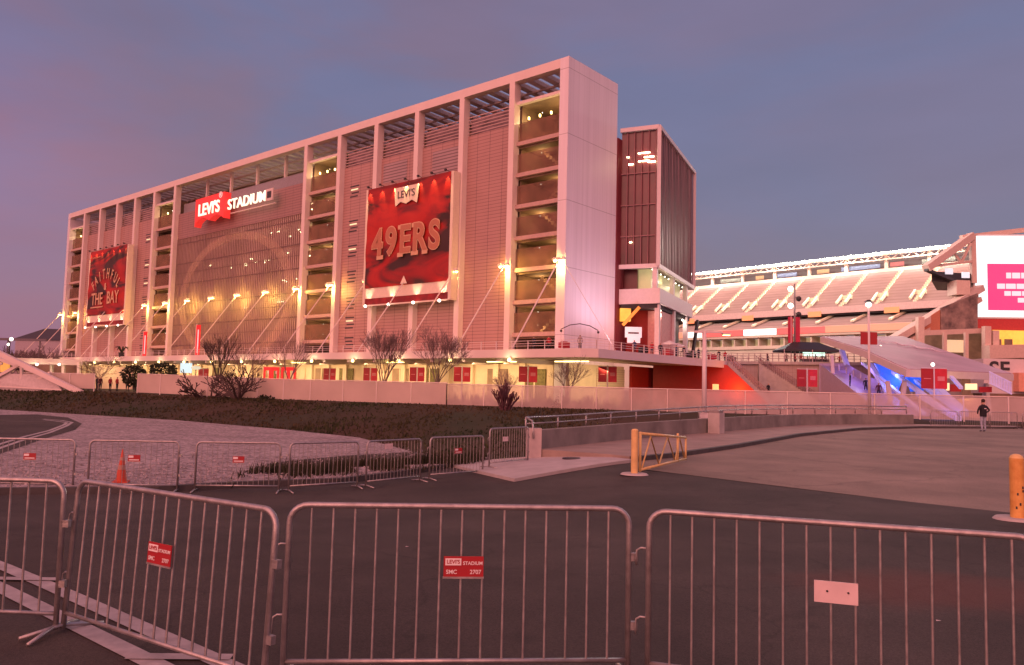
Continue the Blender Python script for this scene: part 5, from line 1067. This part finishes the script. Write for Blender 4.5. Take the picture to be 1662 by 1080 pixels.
# near planting beds on the gravel
bed = [gp(*p, .12) for p in ((395, 766), (420, 757), (470, 748), (560, 740), (680, 733), (640, 747), (588, 755), (480, 774))]
drape('planting_bed', bed, .122, mat('dark_bed_soil', (.035, .022, .018), .95, nscale=2), kind='structure')
pb_ = MB(); r_ = random.Random(4)
for i in range(9000):
    t = r_.random(); x = -6.2 + 5.0*t + r_.uniform(-.6, .5); y = 19.9 + 4.6*t + r_.gauss(0, .62)
    if noise.noise(Vector((x*.9, y*.9, 1))) < -.12: continue
    z = plateau(x, y)+.1; h = r_.uniform(.06, .36)*(1+.5*noise.noise(Vector((x, y, 5)))); a = r_.uniform(0, 6.28); w = .018; lx, ly = r_.uniform(-.12, .12), r_.uniform(-.12, .12)
    pb_.poly([(x-math.cos(a)*w, y-math.sin(a)*w, z), (x+math.cos(a)*w, y+math.sin(a)*w, z), (x+lx, y+ly, z+h)])
tag(pb_.build('low_planting', mat('olive_low_plants', (.012, .02, .005), .85, nscale=1.2, col2=(.04, .032, .012)), recalc=False), 'low dark green planting on the gravel behind the farther barriers', 'plants', kind='stuff')
# loose stones along the gravel
sm = MB(); r_ = random.Random(12)
for i in range(2600):
    x = r_.uniform(-15, -2); yk = yline([(-30, 15.0)]+KERB[1:], x); y = yk + .3 + abs(r_.gauss(0, 3.5)); 
    if y > yline(NEAR, x)-.5: continue
    s = r_.uniform(.02, .055); z = plateau(x, y)+.115; n = len(sm.v); a = r_.uniform(0, 1.5)
    for k in range(4): sm.v.append((x+s*math.cos(a+k*1.57), y+s*math.sin(a+k*1.57), z))
    sm.v.append((x, y, z+s*.8)); sm.f += [(n+k, n+(k+1) % 4, n+4) for k in range(4)]
tag(sm.build('gravel_stones', GRAV, recalc=False), 'loose pale stones lying over the gravel verge', 'gravel', kind='stuff')
# ------------------------------------------------------------------ far left: ramp bridge, people, lamps, distant buildings
rb = empty('ramp_bridge', (at(60, 640, 92).x, 92, .5), 0, 'white steel ramp with trussed parapets sloping down to the right at the far left', 'bridge')
def rpt(px, py, d): p = at(px, py, d); return Vector((p.x-rb.location.x, p.y-92, p.z-.5))
MB().bar(rpt(-60, 545, 92), rpt(132, 638, 88), .5, .55).build('sloping_beam', WHITE, rb); MB().bar(rpt(-60, 562, 97), rpt(70, 608, 95), .4, .4).build('sloping_beam', WHITE, rb)
MB().bar(rpt(-40, 632, 92), rpt(36, 590, 91), .35).build('brace', WHITE, rb); MB().bar(rpt(35, 632, 91), rpt(82, 605, 90), .3).build('brace', WHITE, rb); MB().bar(rpt(-30, 600, 92), rpt(4, 590, 92), .25).build('brace', WHITE, rb)
for x, y in ((35, 590), (84, 613), (102, 622)): MB().bar(rpt(x, y, 91), rpt(x, 636, 91), .28, up=Vector((0, 1, 0))).build('column', WHITE, rb)
a, b = rpt(-60, 618, 93), rpt(104, 634, 89); MB().extrude([rpt(-60, 606, 93), rpt(-60, 640, 93), rpt(104, 640, 89), rpt(80, 608, 90)], (0, .3, 0)).build('side_panel', mat('white_ramp_side', (.52, .46, .46), .6), rb)
MB().extrude([rpt(0, 588, 98), rpt(0, 604, 98), rpt(14, 604, 98), rpt(14, 588, 98)], (0, .3, 0)).build('lit_panel', mat('orange_lit_panel', (.7, .35, .1), emit=(1, .5, .1), estr=.5), rb)
MB().bar(rpt(-40, 625, 91.5), rpt(100, 633, 88.6), .15).build('handrail', WHITE, rb)
cw = empty('covered_walkway', (at(85, 640, 108).x, 108, .5), 0, 'flat-roofed white covered walkway joining the terrace at the far left', 'walkway')
def cwp(px, py, d): p = at(px, py, d); return Vector((p.x-cw.location.x, p.y-108, p.z-.5))
MB().bar(cwp(20, 586, 106), cwp(134, 589, 110), 3.0, .8).build('roof', WHITE, cw)
for x in (84, 103, 128): MB().bar(cwp(x, 588, 108), cwp(x, 640, 108), .35, up=Vector((0, 1, 0))).build('column', WHITE, cw)
MB().extrude([cwp(40, 592, 112), cwp(40, 640, 112), cwp(132, 640, 112), cwp(132, 592, 112)], (0, .3, 0)).build('back_wall', DKBR, cw)
for x in (60, 96): q = cwp(x, 592, 106); MB().ball(q, .17, 8, 5).build('lamp', LAMPW, cw); light('POINT', q-Vector((0, .5, .5)), 80, (1, .75, .4), cw, .2)
MB().box(3.5, 9.5, 3, 3.3, -.2, 3).build('lit_wall', CREAM, cw)
light('POINT', (6, 1.2, 2.4), 150, (1, .75, .3), cw, .3); light('POINT', cwp(208, 605, 100), 130, (1, .75, .3), cw, .3)
for px, c_ in ((156, (.02, .02, .03)), (162, (.1, .02, .03)), (189, (.3, .03, .03)), (206, (.02, .03, .02)), (218, (.3, .03, .03)), (224, (.3, .05, .03)), (134, (.3, .1, .1)), (144, (.1, .05, .05)), (178, (.25, .02, .03))):
    p = at(px, 640, 93+rnd.uniform(-2, 2)); person((p.x, p.y, .3), rnd.uniform(0, 6), c_, (.02, .02, .03), 'distant fan standing in the gap left of the long white fence', 'stand', group='people in the gap by the fence')
# terrace diners and tables
FURN = [('person', (.02, .02, .03))]*3
ti = 0
for i, t in enumerate([j/17 for j in range(18)]):
    u, v = (-9.0, -6.5+34*t) if i > 3 else (-1.5-i*2.1, -7.6)
    w = tw(u, v, 5.96)
    if i % 3 != 2:
        c_ = [(.02, .02, .03), (.40, .02, .03), (.02, .02, .03), (.30, .25, .25), (.03, .05, .12)][i % 5]
        person(w, rnd.uniform(0, 6), c_, (.02, .02, .03), 'distant visitor leaning by the side terrace railing below the glazed block', 'stand', group='visitors along the terrace railing')
    else:
        e = empty('bar_table', w, rnd.uniform(0, 1), 'small dark high table by the railing on the side terrace', 'table', 'tables along the terrace railing'); MB().lathe([(0, 1.05), (.4, 1.05), (.4, 1.0), (0, 1.0)]).build('table_top', [REDS, BLACK][i % 2], e); MB().tube([(0, 0, 0), (0, 0, 1)], .04, 6).build('leg', DARK, e); MB().box(-.45, .45, -.45, .45, .35, .98).build('table_skirt', [REDS, BLACK][i % 2], e)
e = empty('canopy_umbrella', tw(-4.5, -3, 5.96), .2, 'open frame shade umbrella hoop on the terrace before the white end slab', 'umbrella')
MB().tube([(-2.2, 0, 2.7), (-1.2, 0, 3.2), (0, 0, 3.4), (1.2, 0, 3.2), (2.2, 0, 2.7)], .05, 6).build('hoop', DARK, e)
for x in (-2.2, 2.2): MB().tube([(x, 0, 0), (x, 0, 2.7)], .035, 6).build('leg', PINKF, e); MB().ball((x, 0, 2.5), .16, 6, 4).build('speaker', DARK, e)
e = empty('notice_screen', tw(-6.5, 17, 5.96), RZ+1.15, 'white notice screen on a stand under the glazed block', 'screen')
q = K+sx_*1.0-fx*3.6; e.location = (q.x, q.y-1, 5.96); e.rotation_euler = (0, 0, 0)
MB().box(-1.1, 1.1, -.1, .1, 2.9, 4.3).build('panel', mat('pale_screen_panel', (.75, .72, .75), emit=(.9, .9, 1), estr=.35), e); MB().box(-.8, .9, -.12, .05, 2.2, 2.9).build('lower_panel', mat('pale_screen_panel', (.75, .72, .75)), e); MB().box(-.7, .7, -.14, -.11, 3.4, 3.6).build('text_bar', DARK, e); MB().tube([(0, 0, 0), (0, 0, 2.3)], .06).build('stand', DARK, e)
for i in range(2):
    q = K+sx_*(2.5+5*i)+fx*(.8); e = empty('cafe_umbrella', (q.x, q.y-1.2, 5.96), 0, ['white cafe umbrella on the side terrace under the glazed block corner', 'white cafe umbrella on the side terrace, the farther of the two'][i], 'umbrella'); MB().lathe([(0, 2.6), (1.2, 2.1), (1.2, 2.0), (0, 2.4)], seg=8).build('canopy', PINKF, e); MB().tube([(0, 0, 0), (0, 0, 2.5)], .04).build('pole', WHITE, e)
# white / lit kiosk below the terrace near the glass wall, red entry portals
def place(px, py, d, z0=None): p = at(px, py, d); return Vector((p.x, p.y, .1 if z0 is None else z0))
e = empty('lit_screen_box', place(302, 600, 135), 0, 'bluish-white lit screen beneath the terrace left of the dark shrub', 'screen'); MB().box(-.95, .95, -.2, .2, 3.0, 4.7).build('screen', emis('bluish_lit_screen', (.75, .95, 1), .95), e); MB().tube([(0, 0, 0), (0, 0, 3.4)], .1).build('pole', DARK, e)
e = empty('round_lit_sign', place(318, 600, 133), 0, 'small oval warm-lit sign beneath the terrace beside the bluish screen', 'sign'); MB().ball((0, 0, 3.9), .85, 10, 6, .4).build('panel', emis('warm_oval_sign', (1, .85, .6), .8), e, smooth=True); MB().tube([(0, 0, 0), (0, 0, 4)], .08).build('pole', DARK, e)
RP = mat('lit_red_portal', (.6, .01, .02), emit=(1, .03, .03), estr=.55)
for i, px in enumerate((434, 447, 463, 474)):
    e = empty('entry_portal', place(px, 600, 116-i), 0, 'red lit entry gate frame beneath the terrace, %s' % ['leftmost of four', 'second of four from the left', 'third of four from the left', 'rightmost of four'][i], 'gate'); f = MB(); f.box(-.55, -.3, -.2, .2, 0, 4.0).box(.3, .55, -.2, .2, 0, 4.0).box(-.3, .3, -.2, .2, 3.5, 4.0).box(-.3, .3, -.2, .2, 1.8, 2.2); f.build('frame', RP, e); MB().box(.1, .3, -.25, -.2, 3.0, 3.4).build('white_mark', LETW, e)
e = empty('palm_planter', place(196, 600, 150, 6), 0, 'dark spiky potted plant on the far terrace', 'plant'); mb = MB()
for i in range(14): a = i*.9; mb.tube([(0, 0, .8), (math.cos(a)*.7, math.sin(a)*.7, 2.0), (math.cos(a)*1.3, math.sin(a)*1.3, 1.3+.3*(i % 3))], [.12, .12, .03], 4)
mb.build('fronds', EVER, e); MB().lathe([(.5, 0), (.6, .9), (0, .9)]).build('pot', DARK, e)
# distant things at the far left
far = empty('distant_hall', (at(78, 600, 260).x, 260, 0), .3, 'distant pale building with a dark hipped roof left of the tower', 'building'); MB().box(-9, 9, -4, 6, 0, 14).build('wall', mat('lilac_far_wall', (.42, .34, .38), .8), far); mb = MB(); mb.v = [(-9.5, -4.5, 14), (9.5, -4.5, 14), (9.5, 6.5, 14), (-9.5, 6.5, 14), (-2, 1, 18), (4, 1, 18)]; mb.f = [(0, 1, 5, 4), (1, 2, 5), (2, 3, 4, 5), (3, 0, 4)]; mb.build('roof', mat('far_dark_roof', (.05, .045, .06), .8), far)
f2 = empty('distant_block', (at(36, 600, 240).x, 240, 0), .1, 'distant low block with a flat dark canopy at the far left', 'building'); MB().box(-12, 9, 0, 6, 0, 7.5).build('wall', mat('mauve_far_wall', (.30, .23, .25), .8), f2); MB().box(-9, 9.5, -.5, 6, 7.5, 8.6).build('roof', DARK, f2)
for i in range(8): MB().box(-11+i*2.4, -9.6+i*2.4, -.1, .0, 3, 5.4).build('window', mat('dim_warm_window', (.3, .2, .15), emit=(1, .7, .4), estr=.12), f2)
gn = empty('overhead_gantry', (at(10, 600, 170).x, 170, 0), 0, 'thin overhead viaduct line on slim supports at the far left edge', 'gantry'); MB().box(-30, 8.5, -.3, .3, 9.6, 10.1).build('beam', mat('grey_gantry', (.12, .10, .13), .6), gn)
for x in (-14, -7, 0, 7): MB().tube([(x, 0, 0), (x, 0, 9.7)], .16, 6).build('support', mat('grey_gantry', (.12, .10, .13)), gn)
e = empty('street_lamp', (at(13, 600, 130).x, 130, 0), 0, 'bright white street lamp at the far left edge of the photo', 'lamp'); MB().tube([(0, 0, 0), (0, 0, 8)], .1).build('pole', DARK, e); MB().ball((.2, 0, 8.0), .30, 8, 6).build('lamp_globe', LAMPW, e, smooth=True); MB().ball((-.2, 0, 7.1), .24, 8, 6).build('lamp_globe', LAMPW, e, smooth=True)
r_ = random.Random(2)
for i in range(9):
    px = -10+i*13; d = 150+r_.uniform(0, 40); h = r_.uniform(6.5, 9.5)
    if i == 1: tree(tpos(px, d, 0), h, 1.3, 'distant bare mauve tree behind the ramp at the far left', 60+i, mat('mauve_far_twigs', (.13, .085, .10), .9), levels=5, fan=.7, group='distant trees at the far left', thin=.05); t0 = COL.objects[-1]
    else: tree(tpos(px, d, 0), h, 1.3, 'distant bare mauve tree behind the ramp at the far left', 60+i, mat('mauve_far_twigs', (.13, .085, .10), .9), levels=5, fan=.7, group='distant trees at the far left', thin=.05)
hl = MB(); pts_ = [(-1400+i*70, 2200) for i in range(30)]
for i, (x, y) in enumerate(pts_[:-1]):
    x2 = pts_[i+1][0]; z = lambda k: 55+45*noise.noise(Vector((k*.13, 3, 1)))+25*noise.noise(Vector((k*.4, 1, 1)))
    hl.poly([(x, y, -5), (x2, y, -5), (x2, y+200, z(i+1)), (x, y+200, z(i))]); hl.poly([(x, y+200, z(i)), (x2, y+200, z(i+1)), (x2, y+900, -5), (x, y+900, -5)])
tag(hl.build('hills', mat('far_hills', (.10, .085, .11), .9)), kind='structure')
# litter on the near asphalt
for i, (x, y) in enumerate(((3.6, 6.6), (2.8, 5.2), (-1.2, 9.5))):
    e = MB().poly([(-.02, -.006, 0), (.02, -.01, .004), (.024, .008, .001), (-.015, .012, .005)]).build('paper_scrap', PLATE_W); e.location = (x, y, .006+plateau(x, y)); tag(e, ['tiny pale scrap of paper on the asphalt at the right near the rust stain', 'tiny pale scrap of paper on the asphalt below the rust stain', 'tiny pale scrap of paper on the asphalt behind the middle barrier'][i], 'litter')
